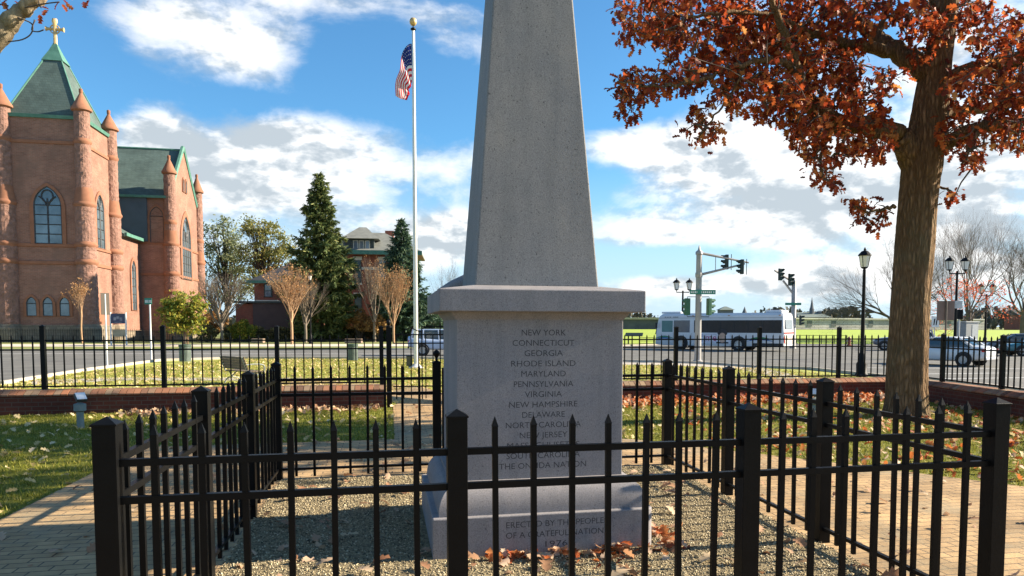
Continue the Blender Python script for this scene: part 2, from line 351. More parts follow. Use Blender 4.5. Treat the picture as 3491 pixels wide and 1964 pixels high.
# ---------------------------------------------------------------- monument
mon = thing('monument', 'grey granite obelisk on a lettered pedestal inside the black picket fence', 'monument', (-.16, 5.889, 0), .2135)
b = .791; rr = .07
poly = [(-b, -b)] + [(b-rr+rr*math.sin(a), -b+rr-rr*math.cos(a)) for a in [R(k*15) for k in range(7)]] + [(b, b), (-b, b)]
MB().prism([(x, y, -.05) for x, y in poly], (0, 0, .341)).build('base', granite2, mon, False, .008)
tor = [(.746, .746, .288)] + [(.65+.096*math.cos(R(a)), .65+.096*math.cos(R(a)), .30+.175*math.sin(R(a))) for a in range(5, 91, 9)] + [(.648, .648, .475)]
MB().frust(tor).build('base_moulding', granite2, mon, True, 0, 30)
MB().frust([(.648, .648, .473), (.648, .648, .502), (.606, .606, .508)]).build('fillet', granite2, mon, False, .003)
MB().frust([(.605, .605, .506), (.605, .605, 1.648)]).build('die', granite2, mon, False, .006)
MB().frust([(.607, .607, 1.642), (.614, .614, 1.655), (.632, .632, 1.672), (.642, .642, 1.692), (.655, .655, 1.698)]).build('neck_moulding', granite2, mon, True, 0, 30)
MB().frust([(.732, .732, 1.697), (.732, .732, 1.850), (.47, .47, 1.889), (.40, .40, 1.889)]).build('cap', granite2, mon, False, .007)
k_ = (.46-.297)/2.12
MB().frust([(.46, .46, 1.884), (.46-k_*2.75, .46-k_*2.75, 1.884+2.75), (.01, .01, 1.884+3.05)]).build('shaft', granite, mon, False, .010)
orn = MB(); rs = []
for i in range(13):
    t = i/12; x = -.655 + 1.31*t; h = .04 + .185*math.sin(math.pi*t)**.8; d = .035 + .13*math.sin(math.pi*t)**.6
    rs.append([(x, .585 + d*math.cos(2*math.pi*k/12), 1.865 + max(0.0, h*(.5+.5*math.sin(2*math.pi*k/12)))+.04*math.sin(math.pi*t)) for k in range(12)])
orn.rings(rs).build('ornament', granite2, mon, True, 0, 60)
def text(body, size, mat, parent, loc, rot, name='inscription', space=1.0, ext=.0006, width=None, align='CENTER', label=None):
    c = bpy.data.curves.new('t', 'FONT'); c.body = body; c.size = size; c.align_x = align; c.align_y = 'CENTER'; c.space_character = space; c.extrude = 0; c.resolution_u = 3
    o = bpy.data.objects.new('t', c); COL.objects.link(o); dg = bpy.context.evaluated_depsgraph_get(); me = bpy.data.meshes.new_from_object(o.evaluated_get(dg))
    bpy.data.objects.remove(o); bpy.data.curves.remove(c)
    r = link(name, me, mat, parent); r.location = loc; r.rotation_euler = rot
    if width:
        xs = [v.co.x for v in me.vertices]; r.scale.x = width/(max(xs) - min(xs))
    return r
lines = ['NEW YORK', 'CONNECTICUT', 'GEORGIA', 'RHODE ISLAND', 'MARYLAND', 'PENNSYLVANIA', 'VIRGINIA', 'NEW HAMPSHIRE', 'DELAWARE', 'NORTH CAROLINA', 'NEW JERSEY', 'MASSACHUSETTS', 'SOUTH CAROLINA', 'THE ONEIDA NATION']
wid = [.322, .45, .28, .47, .325, .435, .272, .50, .312, .55, .35, .53, .54, .64]
for i, (s, wd) in enumerate(zip(lines, wid)):
    text(s, .060, letter, mon, (.012, -.60515, 1.549 - .0733*i), (math.pi/2, 0, 0), width=wd)
for i, (s, wd) in enumerate((('ERECTED BY THE PEOPLE', .70), ('OF A GRATEFUL NATION', .70), ('1976', .16))):
    text(s, .060, letter, mon, (.06, -.79115, .222 - .0735*i), (math.pi/2, 0, 0), width=wd)

# ---------------------------------------------------------------- fences
def picket_mesh(wd, z0, z1, tip, mat, name='picket'):
    h = wd/2; m = MB()
    m.rings([[(-h, -h, z0), (h, -h, z0), (h, h, z0), (-h, h, z0)], [(-h, -h, z1-tip), (h, -h, z1-tip), (h, h, z1-tip), (-h, h, z1-tip)], [(-h*1.15, -h*1.15, z1-tip+.002), (h*1.15, -h*1.15, z1-tip+.002), (h*1.15, h*1.15, z1-tip+.002), (-h*1.15, h*1.15, z1-tip+.002)], [(-.001, -.001, z1), (.001, -.001, z1), (.001, .001, z1), (-.001, .001, z1)]])
    return m.build(name, mat)
def post_mesh(wd, z0, z1, mat, finial=False):
    h = wd/2; c = h+.005; m = MB(); m.bx(-h, h, -h, h, z0, z1-.032)
    m.rings([[(-c, -c, z1-.036), (c, -c, z1-.036), (c, c, z1-.036), (-c, c, z1-.036)], [(-c, -c, z1-.028), (c, -c, z1-.028), (c, c, z1-.028), (-c, c, z1-.028)], [(-.002, -.002, z1), (.002, -.002, z1), (.002, .002, z1), (-.002, .002, z1)]])
    if finial: m.lathe([(.001, z1-.01), (.018, z1), (.012, z1+.02), (.03, z1+.045), (.036, z1+.07), (.026, z1+.095), (.001, z1+.112)], 12)
    return m.build('post', mat, None, False, .003)
def place(o, parent, loc, rz=0.0):
    c = copy_obj(o, parent); c.location = loc; c.rotation_euler = (0, 0, rz); return c
def rail(parent, p, q, z, th, hh, mat):
    p, q = Vector(p), Vector(q); d = q-p; L = d.length
    o = MB().bx(0, L, -th/2, th/2, z-hh/2, z+hh/2).build('rail', mat, parent); o.location = (p.x, p.y, 0); o.rotation_euler = (0, 0, math.atan2(d.y, d.x)); return o
fence = thing('picket_fence', 'low black metal picket fence squared around the granite monument', 'fence', FA, YAW)
pk = picket_mesh(.0255, .035, 1.192, .045, black); ps = post_mesh(.088, -.05, 1.2293, black); pf = post_mesh(.088, -.05, 1.235, black, True)
runs = [((0, 0), (FW, 0), 3, 8), ((0, 0), (0, FD), 3, 8), ((FW, 0), (FW, FD), 3, 8)]
posts = [(i*FW/3, 0) for i in range(4)] + [(0, i*FD/3) for i in range(1, 4)] + [(FW, i*FD/3) for i in range(1, 4)]
g0, g1 = 1.63, FW-1.63
segs = []
for (a, b_, nb, ng) in runs:
    a, b_ = Vector((*a, 0)), Vector((*b_, 0))
    for i in range(nb): segs.append((a+(b_-a)*i/nb, a+(b_-a)*(i+1)/nb, ng))
segs += [(Vector((0, FD, 0)), Vector((g0, FD, 0)), 9), (Vector((g1, FD, 0)), Vector((FW, FD, 0)), 9)]
for p, q, ng in segs:
    d = (q-p).normalized(); rz = math.atan2(d.y, d.x)
    for k in range(1, ng):
        c_ = place(pk, fence, p+(q-p)*k/ng+Vector((rnd.gauss(0, .0012), rnd.gauss(0, .0012), rnd.gauss(0, .002))), rz); c_.rotation_euler = (rnd.gauss(0, .003), rnd.gauss(0, .003), rz+rnd.gauss(0, .02))
    for z in (1.038, .882, .112): rail(fence, p+d*.03, q-d*.03, z, .031, .030 if z > .2 else .024, black)
for p in posts: place(ps, fence, (*p, 0))
for u in (g0, g1): place(pf, fence, (u, FD, 0))
gate = thing('metal_gate', 'narrow black picket gate behind the granite monument', 'gate', uv(g0, FD), YAW)
gw = g1-g0
gm = MB()
for z in (1.038, .882, .112): gm.bx(.06, gw-.06, -.015, .015, z-.015, z+.015)
gm.bx(.055, .085, -.016, .016, .05, 1.15); gm.bx(gw-.085, gw-.055, -.016, .016, .05, 1.15); gm.build('frame', black, gate)
for k in range(1, 5): place(pk, gate, (.07+(gw-.14)*k/5, 0, 0))
for o in (pk, ps, pf): bpy.data.objects.remove(o)

def iron_fence(label, p, q, post_at, npk, name='iron_fence', z0=.44, hgt=1.6):
    p, q = Vector((*p, 0)), Vector((*q, 0)); d = (q-p); L = d.length; d.normalize(); rz = math.atan2(d.y, d.x)
    t = thing(name, label, 'fence', (p.x, p.y, z0), rz, 'iron fences on the garden wall')
    pkm = picket_mesh(.021, .03, 1.42-z0, .05, black_far); psm = post_mesh(.078, 0, hgt-z0, black_far)
    for x in post_at: place(psm, t, (x, 0, 0))
    for a, b_ in zip(post_at, post_at[1:]):
        n = max(2, round((b_-a)/.1625))
        for k in range(1, n): place(pkm, t, (a+(b_-a)*k/n, 0, 0))
    for z in (1.315, 1.15, .49): rail(t, (0, 0, 0), (L, 0, 0), z-z0, .028, .028, black_far)
    for o in (pkm, psm): bpy.data.objects.remove(o)
    return t
def garden_wall(label, p, q):
    p, q = Vector((*p, 0)), Vector((*q, 0)); d = q-p; L = d.length; rz = math.atan2(d.y, d.x)
    t = thing('brick_wall', label, 'wall', p, rz, 'low brick garden walls')
    MB().bx(0, L, 0, .32, -.6, .335).build('wall', wall_brick, t)
    m = MB(); n = int(L/.118); s = L/n
    for k in range(n):
        x0, x1 = k*s+.006, (k+1)*s-.006; j = rnd.uniform(-.004, .004); dz = rnd.uniform(-.003, .003)
        m.prism([(x0, -.035+j, .337), (x0, -.035+j, .362+dz), (x0, .10+j, .432+dz), (x0, .36, .432+dz), (x0, .36, .337)], (x1-x0, 0, 0))
    m.bx(0.01, L-.01, -.02, .34, .336, .35)
    m.build('coping', coping_m, t); return t
dW = Vector((1, .215, 0)).normalized(); nW = Vector((-.215, 1, 0)).normalized()
def wp(X, off=0.0): return (X + nW.x*off, WL(X) + nW.y*off)
Ls = math.hypot(1, .215)
garden_wall('low red brick wall with a brick coping left of the open gate bay', wp(-15.5), wp(-3.12))
garden_wall('low red brick wall behind the oak trunk, right of the gate', wp(-1.15), wp(8.1))
garden_wall('low brick wall running from behind the oak to the right edge', (8.1, WL(8.1)), (9.15, 1.5))
lp = [(X+15.5)*Ls for X in (-15.4, -12.9, -10.95, -8.99, -7.05, -5.10, -3.2)]
iron_fence('black iron fence on the left garden wall, bench behind it', wp(-15.5, .17), wp(-3.12, .17), lp, 12)
rp = [(X+1.15)*Ls for X in (-1.06, .88, 2.80, 4.70, 6.60, 8.06)]
iron_fence('black iron fence on the right garden wall, bus and signal pole behind it', wp(-1.15, .17), wp(8.1, .17), rp, 12)
iron_fence('black iron fence on the far right wall, white sedan behind it', (8.27, WL(8.1)), (9.32, 1.5), [1.2, 3.05, 5.0, 6.95, 8.9, 10.8, 12.7], 12, hgt=1.46)
gd = thing('garden_gate', 'black iron garden gate with scroll top in front of the flagpole', 'gate', (*wp(-3.0, .17), 0), math.atan2(.215, 1))
gp_ = thing('gate_post', 'thick black gate post with ball finial left of scroll topped gate', 'post', (*wp(-3.06, .17), 0), math.atan2(.215, 1))
m = MB().bx(-.05, .05, -.05, .05, -.3, 1.56); m.build('shaft', black_far, gp_); MB().lathe([(.001, 1.555), (.06, 1.56), (.06, 1.585), (.02, 1.60), (.035, 1.63), (.045, 1.66), (.03, 1.70), (.001, 1.72)], 12).build('finial', black_far, gp_, True)
gp2 = thing('gate_post', 'thick black gate post hidden behind the pedestal, right of the scroll topped gate', 'post', (*wp(-1.2, .17), 0), math.atan2(.215, 1))
for c in list(gp_.children): copy_obj(c, gp2)
GW = 1.72; x0 = .08
fr = MB()
for z in (1.42, 1.25, .395, .235): fr.bx(x0, x0+GW, -.012, .012, z-.012, z+.012)
for x in (x0, x0+.50, x0+GW-.50, x0+GW): fr.bx(x-.012, x+.012, -.013, .013, .14, 1.42 if x in (x0, x0+GW) else 1.58)
fr.bx(x0+.5, x0+GW-.5, -.012, .012, 1.565, 1.59); fr.bx(x0-.06, x0, -.012, .012, 1.24, 1.262); fr.bx(x0-.06, x0, -.012, .012, .385, .407)
fr.build('frame', black_far, gd)
pkm = picket_mesh(.020, .15, 1.42, .004, black_far)
for k in range(1, 12):
    if k not in (6,): place(pkm, gd, (x0+GW*k/12, 0, 0))
bpy.data.objects.remove(pkm)
o = picket_mesh(.022, .15, 1.70, .06, black_far); o.parent = gd; o.location = (x0+GW/2, 0, 0)
for sgn in (1, -1):
    pts = [(x0+GW/2+sgn*(-GW/2+.02+.46*t), 0, 1.45+.055*math.sin(t*2*math.pi-1.6)+.09*t) for t in [i/14 for i in range(15)]]
    MB().tube(pts, .011, 6).build('scroll', black_far, gd, True)

# ---------------------------------------------------------------- fallen leaves, grass and pebbles
def leaf_template(n=7, L=1.0):
    ws = [.03, .16, .30, .14, .36, .15, .24, .02][:n+1]; V = []; Fq = []
    for i, wd in enumerate(ws):
        y = L*i/(len(ws)-1); z = .18*math.sin(y*2.2)
        V += [(-wd, y + (.07 if i % 2 == 0 else -.03), z+wd*.35), (0, y, z), (wd, y + (.07 if i % 2 == 0 else -.03), z+wd*.25)]
    for i in range(len(ws)-1):
        a = 3*i; Fq += [(a, a+1, a+4, a+3), (a+1, a+2, a+5, a+4)]
    V = np.array(V); V[:, 1] -= L/2; return V, np.array(Fq)
LTV, LTF = leaf_template()
def leaves(name, pos, size, mat, tilt=.35, label=None, cat=None):
    n = len(pos); rot = rotm(nr.uniform(0, 6.28, n), nr.normal(0, tilt, n), nr.normal(0, tilt, n))
    rot[nr.random(n) < .4] *= np.array([1, 1, -1])
    V, Fq = scatter(LTV, LTF, pos, rot, size); o = mesh_np(name, V, Fq, mat); kind(o, 'stuff')
    if label: tag(o, label, cat or 'leaves')
    return o
def in_poly(P, poly):
    x, y = P[:, 0], P[:, 1]; ins = np.zeros(len(P), bool); j = len(poly)-1
    for i in range(len(poly)):
        xi, yi, xj, yj = *poly[i][:2], *poly[j][:2]
        c = ((yi > y) != (yj > y)) & (x < (xj-xi)*(y-yi)/(yj-yi+1e-12)+xi); ins ^= c; j = i
    return ins
def rand_in(poly, n):
    poly = np.array([p[:2] for p in poly], float); lo, hi = poly.min(0), poly.max(0); o = np.zeros((0, 2))
    while len(o) < n:
        P = nr.uniform(lo, hi, (n*2, 2)); o = np.concatenate([o, P[in_poly(P, poly)]])
    return o[:n]
def to_w(P, z): return np.stack([FA.x+P[:, 0]*fu.x+P[:, 1]*fv.x, FA.y+P[:, 0]*fu.y+P[:, 1]*fv.y, np.full(len(P), z)], 1)
def xyz(P, z): return np.concatenate([P, np.full((len(P), 1), z)], 1)
mb_ = [(1.38, 1.68), (3.0, 1.68), (3.0, 3.3), (1.38, 3.3)]
G = rand_in([(.05, .05), (FW-.05, .05), (FW-.05, FD-.15), (.05, FD-.15)], 230); G = G[~in_poly(G, mb_)]
leaves('gravel_leaves', to_w(G, .035), nr.uniform(.09, .17, len(G)), leaf_dry, .3, 'curled tan oak leaves lying on the gravel around the monument')
G = np.stack([nr.uniform(1.75, 3.0, 90), 1.67-np.abs(nr.normal(0, .12, 90))], 1); G2 = np.stack([3.05+np.abs(nr.normal(0, .1, 40)), nr.uniform(1.5, 2.1, 40)], 1)
G = np.concatenate([G, G2]); zz = to_w(G, .0); zz[:, 2] = .028+np.abs(nr.normal(0, .008, len(G)))
leaves('drifted_leaves', zz, nr.uniform(.06, .12, len(G)), leaf_orange, .4, 'drift of orange leaves against the front foot of the monument base')
G = rand_in(pav, 900); G = G[~in_poly(G, [(0, 0), (FW, 0), (FW, FD), (0, FD)])]
leaves('path_leaves', to_w(G, .02), nr.uniform(.07, .14, len(G)), leaf_dry, .25, 'scattered pale brown leaves on the brick paving')
lawn_poly = [(-13, 4), (8.6, 4), (8.36, 13), (8.0, 16.7), (-13, 12.2)]
pw = [tuple(uv(u, v)[:2]) for u, v in pav]
G = rand_in(lawn_poly, 2600); G = G[~in_poly(G, pw)]
leaves('lawn_leaves', xyz(G, .03), nr.uniform(.06, .13, len(G)), leaf_yellow, .4, 'pale and yellow leaves strewn over the mown lawn inside the wall')
G = rand_in([(2.2, 7), (8.5, 7), (8.3, 13), (8.0, 16.7), (2.2, 15.4)], 1150); G = G[~in_poly(G, pw)]
leaves('oak_leaves', xyz(G, .035), nr.uniform(.07, .14, len(G)), leaf_orange, .5, 'orange oak leaves on the grass around the oak trunk')
Xr = nr.uniform(.9, 8.0, 1500); G = np.stack([Xr, WL(Xr)-.05-np.abs(nr.normal(0, .5, 1500))], 1)

zz = xyz(G, 0); zz[:, 2] = .04+np.abs(nr.normal(0, .04, len(G)))
leaves('wall_leaves', zz, nr.uniform(.08, .15, len(G)), leaf_orange, .7, 'thick band of orange leaves at the foot of the garden wall')
Xl = nr.uniform(-7.5, -3.2, 330); G = np.stack([Xl, WL(Xl)-.05-np.abs(nr.normal(0, .45, 330))], 1)
leaves('wall_foot_leaves', xyz(G, .05), nr.uniform(.07, .13, len(G)), leaf_dry, .6, 'thin strip of pale brown leaves along the wall left of the gate')
G = rand_in([(-17, 15), (9, 18), (12, 28), (10, 34), (-7, 43), (-18, 43), (-19, 31)], 6500)
leaves('park_leaves', xyz(G, -.32), nr.uniform(.08, .16, len(G)), leaf_yellow, .5, 'yellow and pale leaves covering the park grass beyond the wall')
# grass tufts
bl = []; bf = []
for k in range(5):
    a = k*1.257+.3; r0 = .35; lean = .35+.12*k
    c, s = math.cos(a), math.sin(a); i = len(bl)
    bl += [(c*r0-.10*s, s*r0+.10*c, 0), (c*r0+.10*s, s*r0-.10*c, 0), (c*(r0+lean), s*(r0+lean), 1-.1*k)]; bf.append((i, i+1, i+2))
G = rand_in(lawn_poly, 60000); G = G[~in_poly(G, pw)]; n = len(G)
V, Fq = scatter(np.array(bl), np.array(bf), xyz(G, -.004), rotm(nr.uniform(0, 6.28, n), nr.normal(0, .2, n), nr.normal(0, .2, n)), nr.uniform(.028, .06, n))
tag(kind(mesh_np('lawn_blades', V, Fq, grass_blade), 'stuff'), 'short green and straw coloured grass of the lawn inside the wall', 'grass')
G = rand_in([(-17, 15), (8.6, 18), (12, 28), (10, 34), (-7, 43), (-18, 43), (-19, 31)], 26000); n = len(G)
V, Fq = scatter(np.array(bl), np.array(bf), xyz(G, -.355), rotm(nr.uniform(0, 6.28, n), nr.normal(0, .2, n), nr.normal(0, .2, n)), nr.uniform(.05, .10, n))
tag(kind(mesh_np('park_blades', V, Fq, grass_blade), 'stuff'), 'sunlit grass of the park strip beyond the garden wall', 'grass')
pv = np.array([(1, 0, 0), (-.5, .8, 0), (-.5, -.8, 0), (.1, .1, .7), (0, 0, -.4)]); pfc = np.array([(0, 1, 3), (1, 2, 3), (2, 0, 3), (1, 0, 4), (2, 1, 4), (0, 2, 4)])
G = rand_in([(.03, .03), (FW-.03, .03), (FW-.03, FD-.08), (.03, FD-.08)], 52000); G = G[~in_poly(G, mb_)]; n = len(G)
V, Fq = scatter(pv, pfc, to_w(G, .018), rotm(nr.uniform(0, 6.28, n), nr.normal(0, .5, n), nr.normal(0, .5, n)), nr.uniform(.005, .0125, n))
tag(kind(mesh_np('gravel_stones', V, Fq, pebble), 'stuff'), 'loose tan gravel stones between the fence and the monument', 'gravel')
# ---------------------------------------------------------------- church
ch_brick = brick_mat('church_brick', (.31, .150, .105), (.235, .110, .078), (.28, .19, .145), .45, .15, .02, .9, .4, 'wall', .5, .5, (.20, .12, .09))
ch_stone = M('rock_faced_stone', (.30, .165, .125), (.21, .115, .085), 2.2, .95, .7, 3.0, detail=6, dist=.35, lo=.4, hi=.6)
ch_trim = M('sandstone_trim', (.29, .125, .07), (.23, .10, .055), 1.5, .9)
ch_plinth = brick_mat('plinth_stone', (.26, .21, .15), (.19, .155, .115), (.15, .125, .095), .7, .35, .03, .95, .5, 'wall', .5, .6)
slate = brick_mat('green_slate', (.095, .135, .12), (.075, .11, .10), (.065, .09, .08), .5, .3, .02, .75, .25, 'wall', .5, .5)
copper = M('green_copper', (.085, .215, .165), (.055, .16, .12), 2.0, .7)
glass = M('window_glass', (.16, .22, .26), (.05, .08, .10), .35, .10, spec=.9, metal=.35)
lead = M('lead_tracery', (.05, .055, .06), (.03, .03, .035), 3, .6)
gold = M('gilded_metal', (.62, .44, .20), (.5, .34, .15), 3, .45, metal=.35)
CO = Vector((-52.2, 85.0, 0)); CYAW = .21
cu = Vector((math.cos(CYAW), math.sin(CYAW), 0)); cvv = Vector((-math.sin(CYAW), math.cos(CYAW), 0))
def cw(u, v): return CO + cu*u + cvv*v
def cz(x, y, u, v): return at(x, y, cw(u, v).y).z
church = thing('church', 'red brick church with a square corner tower, green slate spire and gilded cross', 'church', CO, CYAW)
zt = lambda y: cz(120, y, -4, 0)
z_eave, z_str1, z_str2, z_str3, z_pl = zt(297), zt(357), zt(617), zt(661), zt(818)
MB().bx(-8.0, 0, 0, 8.6, z_pl, z_eave).build('tower_wall', ch_brick, church)
MB().bx(-8.25, .25, -.25, 8.8, -.6, z_pl).build('plinth', ch_plinth, church)
for z in (z_str1, z_str2, z_str3): MB().bx(-8.14, .14, -.14, 8.72, z-.18, z+.2).build('string_course', ch_trim, church, False, .05)
zap = cz(153, 112, -4, 4.2)
MB().rings([[(-8.15, -.2, z_eave), (.2, -.2, z_eave), (.2, 8.8, z_eave), (-8.15, 8.8, z_eave)], [(-8.2, -.3, z_eave+.35), (.3, -.3, z_eave+.35), (.3, 8.9, z_eave+.35), (-8.2, 8.9, z_eave+.35)]]).build('cornice', copper, church)
roof = MB().rings([[(-7.75, .2, z_eave+.352), (-.25, .2, z_eave+.352), (-.25, 8.4, z_eave+.352), (-7.75, 8.4, z_eave+.352)], [(-4.5, 3.8, zap-1.0), (-3.5, 3.8, zap-1.0), (-3.5, 4.8, zap-1.0), (-4.5, 4.8, zap-1.0)]]).build('spire', slate, church)
hips = MB()
for (a, b_) in ((-7.75, .2), (-.25, .2), (-.25, 8.4), (-7.75, 8.4)): hips.tube([(a, b_, z_eave+.4), (-4+(.5 if a > -4 else -.5), 4.3+(.5 if b_ > 4 else -.5), zap-1.0)], .10, 6)
hips.build('hip_flashing', copper, church)
MB().frust([(1.12, 1.12, zap-2.1), (.56, .56, zap-.9), (.16, .16, zap+.15)]).build('spire_cap', copper, church).location = (-4, 4.3, 0)
zc = cz(153, 47, -4, 4.2); zarm = cz(153, 73, -4, 4.2)
cr = MB(); cr.tube([(-4, 4.3, zap), (-4, 4.3, zarm-.6), (-4, 4.3, zarm+.6), (-4, 4.3, zc-.3), (-4, 4.3, zc)], [.22, .2, .22, .32, .26], 8)
hw = .95; cr.tube([(-4-hw, 4.3, zarm), (-4-hw*.75, 4.3, zarm), (-4+hw*.75, 4.3, zarm), (-4+hw, 4.3, zarm)], [.28, .17, .17, .28], 8)
cr.build('cross', gold, church, True)
MB().tube([(-4+.5*math.cos(R(a)), 4.3, zarm+.5*math.sin(R(a))) for a in range(0, 361, 20)], .07, 6).build('cross_ring', gold, church, True)
def turret(x, y, levels, r0, r1):       # levels: tip, cone base, ring1, ring2, ring3, ring4, plinth
    tip, cb, r_1, r_2, r_3, r_4, pl = levels
    m = MB(); zs = list(np.arange(pl, cb, .28)); prof = []
    for z in zs: prof.append((r1 if z < r_2 else r0, z))
    prof.append((r0, cb)); m.lathe(prof, 20, (x, y, 0), .038); m.build('turret', ch_stone, church)
    c = MB(); c.lathe([(r0*.95, cb-.25), (r0*1.32, cb-.05), (r0*1.34, cb+.15), (r0*1.08, cb+.45), (.16, tip-.6), (.20, tip-.45), (.2, tip-.1), (.02, tip)], 14, (x, y, 0)); c.build('turret_cap', ch_trim, church, True)
    for z, r in ((r_1, r0), (r_2, r1), (r_3, r1), (r_4, r1)):
        MB().lathe([(r*1.0, z-.3), (r*1.17, z-.05), (r*1.17, z+.1), (r*1.0, z+.35)], 14, (x, y, 0)).build('turret_ring', ch_trim, church, True)
    MB().lathe([(r0, r_2+1.9), (r1*1.05, r_2+.2), (r1*1.06, r_2)], 14, (x, y, 0)).build('turret_shoulder', ch_trim, church, True)
    MB().lathe([(r1*1.25, -.6), (r1*1.25, pl-.3), (r1*1.05, pl+.1)], 14, (x, y, 0), .06).build('turret_foot', ch_plinth, church)
zz = lambda y: cz(220, y, 0, 0)
lv = [zz(222), zz(278), zz(358), zz(516), zz(617), zz(661), z_pl]
turret(0, 0, lv, .80, 1.02); lv2 = list(lv); lv2[0] = cz(20, 209, -8, 0); turret(-7.95, 0, lv2, .80, 1.02)
turret(0, 8.5, lv, .80, .98); turret(-7.95, 8.5, lv, .80, .98)
def arch_pts(s0, z0, z1, hw, n=7, spring=None):
    H = hw*1.55 if spring is None else z1-spring; zs = z1-H; r = (hw*hw+H*H)/(2*hw); a1 = math.asin(min(1, H/r)); P = [(s0-hw, z0), (s0+hw, z0)]
    rt = [(s0+hw-r+r*math.cos(a1*k/n), zs+r*math.sin(a1*k/n)) for k in range(n+1)]
    return P + rt + [(2*s0-x, z) for x, z in rt[-2::-1]]
def arch_window(face, pos, s0, z0, z1, hw, lights=2, bars=4, trim=.42, parent=church, circ=True, gl=glass):
    f = (lambda s, z, o: (s, pos-o, z)) if face == 'v' else (lambda s, z, o: (pos+o, s, z))
    out_ = arch_pts(s0, z0-.05, z1+trim, hw+trim); inn = arch_pts(s0, z0, z1, hw); n = len(inn)
    m = MB(); A = [f(s, z, .02) for s, z in out_]; B = [f(s, z, .14) for s, z in out_]; C = [f(s, z, .14) for s, z in inn]; D = [f(s, z, .02) for s, z in inn]
    m.rings([A, B, C, D], cap=False); w_ = m.build('window', ch_trim, parent)
    MB().face([f(s, z, .03) for s, z in inn]).build('pane', gl, w_)
    t = MB(); r_ = .055+.02*hw
    for k in range(1, lights):
        s = s0-hw+2*hw*k/lights; t.tube([f(s, z0, .07), f(s, z1-hw*(.95 if lights > 1 else 0), .07)], r_, 4)
    for k in range(1, bars):
        z = z0+(z1-hw*1.5-z0)*k/(bars-1); t.tube([f(s0-hw, z, .06), f(s0+hw, z, .06)], r_*.7, 4)
    zs = z1-hw*1.5
    if circ:
        t.tube([f(s0+hw*.42*math.cos(R(a)), z1-hw*.78+hw*.50*math.sin(R(a)), .07) for a in range(0, 361, 24)], r_, 4)
        for sg in (1, -1): t.tube([f(s0+sg*hw*.02, zs-.1, .07), f(s0+sg*hw*.28, zs+hw*.45, .07), f(s0+sg*hw*.62, zs+hw*.7, .07)], r_, 4)
    P = [f(s, z, .08) for s, z in inn]; t.tube(P+[P[0]], r_, 4)
    t.build('tracery', lead, w_); return w_
zf = lambda y, u=-4: cz(125, y, u, 0)
arch_window('v', 0, -3.75, zf(613), zf(469), 1.38, 2, 5)
for u in (-5.75, -4.1, -2.4): arch_window('v', 0, u, zf(795), zf(747), .50, 1, 2, .30, circ=False)
zs_ = lambda y: cz(257, y, 0, 4.4)
arch_window('u', 0, 4.3, zs_(626), zs_(490), 1.2, 2, 5)
# porch door recess on the sunny side of the tower
MB().bx(.02, .55, 1.4, 3.2, zs_(815), zs_(757)).build('pilaster', ch_trim, church)
# aisle and transept
ua, va = .8, 16.0; za = cz(365, 607, ua, va); zai = cz(315, 562, -3.5, 9)
MB().bx(-9, ua, 8.6, va, .9, za).build('aisle_wall', ch_brick, church)
MB().bx(-9, ua+.2, 8.62, va-.01, -.6, .9).build('aisle_plinth', ch_plinth, church)
MB().prism([(ua+.5, 8.65, za-.15), (ua+.5, 8.65, za+.12), (-4.5, 8.65, zai+2.2), (-9, 8.65, zai+2.2), (-9, 8.65, za-.15)], (0, va-8.66, 0)).build('aisle_roof', slate, church)
MB().bx(ua+.48, ua+.75, 8.7, va+.2, za-.1, za+.3).build('gutter', copper, church)
zw = lambda y: cz(345, y, ua, 12.5)
arch_window('u', ua, 13.0, zw(780), zw(655), .85, 2, 6)
u2, v1, v2 = 4.75, 16.0, 31.0; ze = cz(430, 492, u2, v1); zr = cz(463, 380, u2, 23.5); vm = (v1+v2)/2
MB().bx(-14, u2, v1, v2, .9, ze).build('transept_wall', ch_brick, church)
MB().bx(-14, u2+.2, v1-.2, v2+.2, -.6, .9).build('transept_plinth', ch_plinth, church)
MB().prism([(u2-.6, v1, ze-.01), (u2-.6, v2, ze-.01), (u2-.6, vm, zr-.1)], (.6, 0, 0)).build('gable', ch_brick, church)
MB().rings([[(-14, v1-.5, ze-.3), (-14, vm, zr+.05), (-14, v2+.5, ze-.3), (-14, vm, zr-.6)], [(u2-.3, v1-.5, ze-.3), (u2-.3, vm, zr+.05), (u2-.3, v2+.5, ze-.3), (u2-.3, vm, zr-.6)]]).build('roof', slate, church)
cp = MB()
for a, b_ in (((v1-.55, ze-.5), (vm, zr+.5)), ((vm, zr+.5), (v2+.55, ze-.5))): cp.tube([(u2-.05, a[0], a[1]), (u2-.05, b_[0], b_[1])], .30, 6)
cp.build('gable_coping', copper, church); MB().bx(-14, u2-.3, v1-.62, v1-.4, ze-.45, ze-.12).build('eaves_gutter', copper, church)
MB().tube([(-14, vm, zr+.1), (u2-.2, vm, zr+.1)], .16, 6).build('ridge', copper, church)
for z in (cz(400, 612, 3, v1), cz(400, 690, 3, v1)): MB().bx(ua+.01, u2+.12, v1-.12, v2+.1, z-.15, z+.18).build('string_course', ch_trim, church, False, .04)
MB().bx(-6, 1.9, v1-.35, v1-.02, za, ze-.45).build('slate_cheek', M('dark_slate', (.075, .10, .13), (.06, .08, .10), .6, .8), church)
arch_window('v', v1, 3.05, cz(387, 610, 3, v1), cz(387, 520, 3, v1), .85, 1, 2, .3, circ=False, gl=ch_brick)
zg = lambda y: cz(470, y, u2, vm)
arch_window('u', u2, vm, zg(703), zg(545), 2.35, 4, 6, .8)
for s in (vm-.7, vm+.7): arch_window('u', u2, s, zg(484), zg(452), .32, 1, 2, .22, circ=False)
def l2(x, y0, v): z = lambda y: cz(x, y, u2, v); return [z(y0), z(y0+46), z(y0+170), z(y0+225), z(y0+300), z(y0+345), .9]
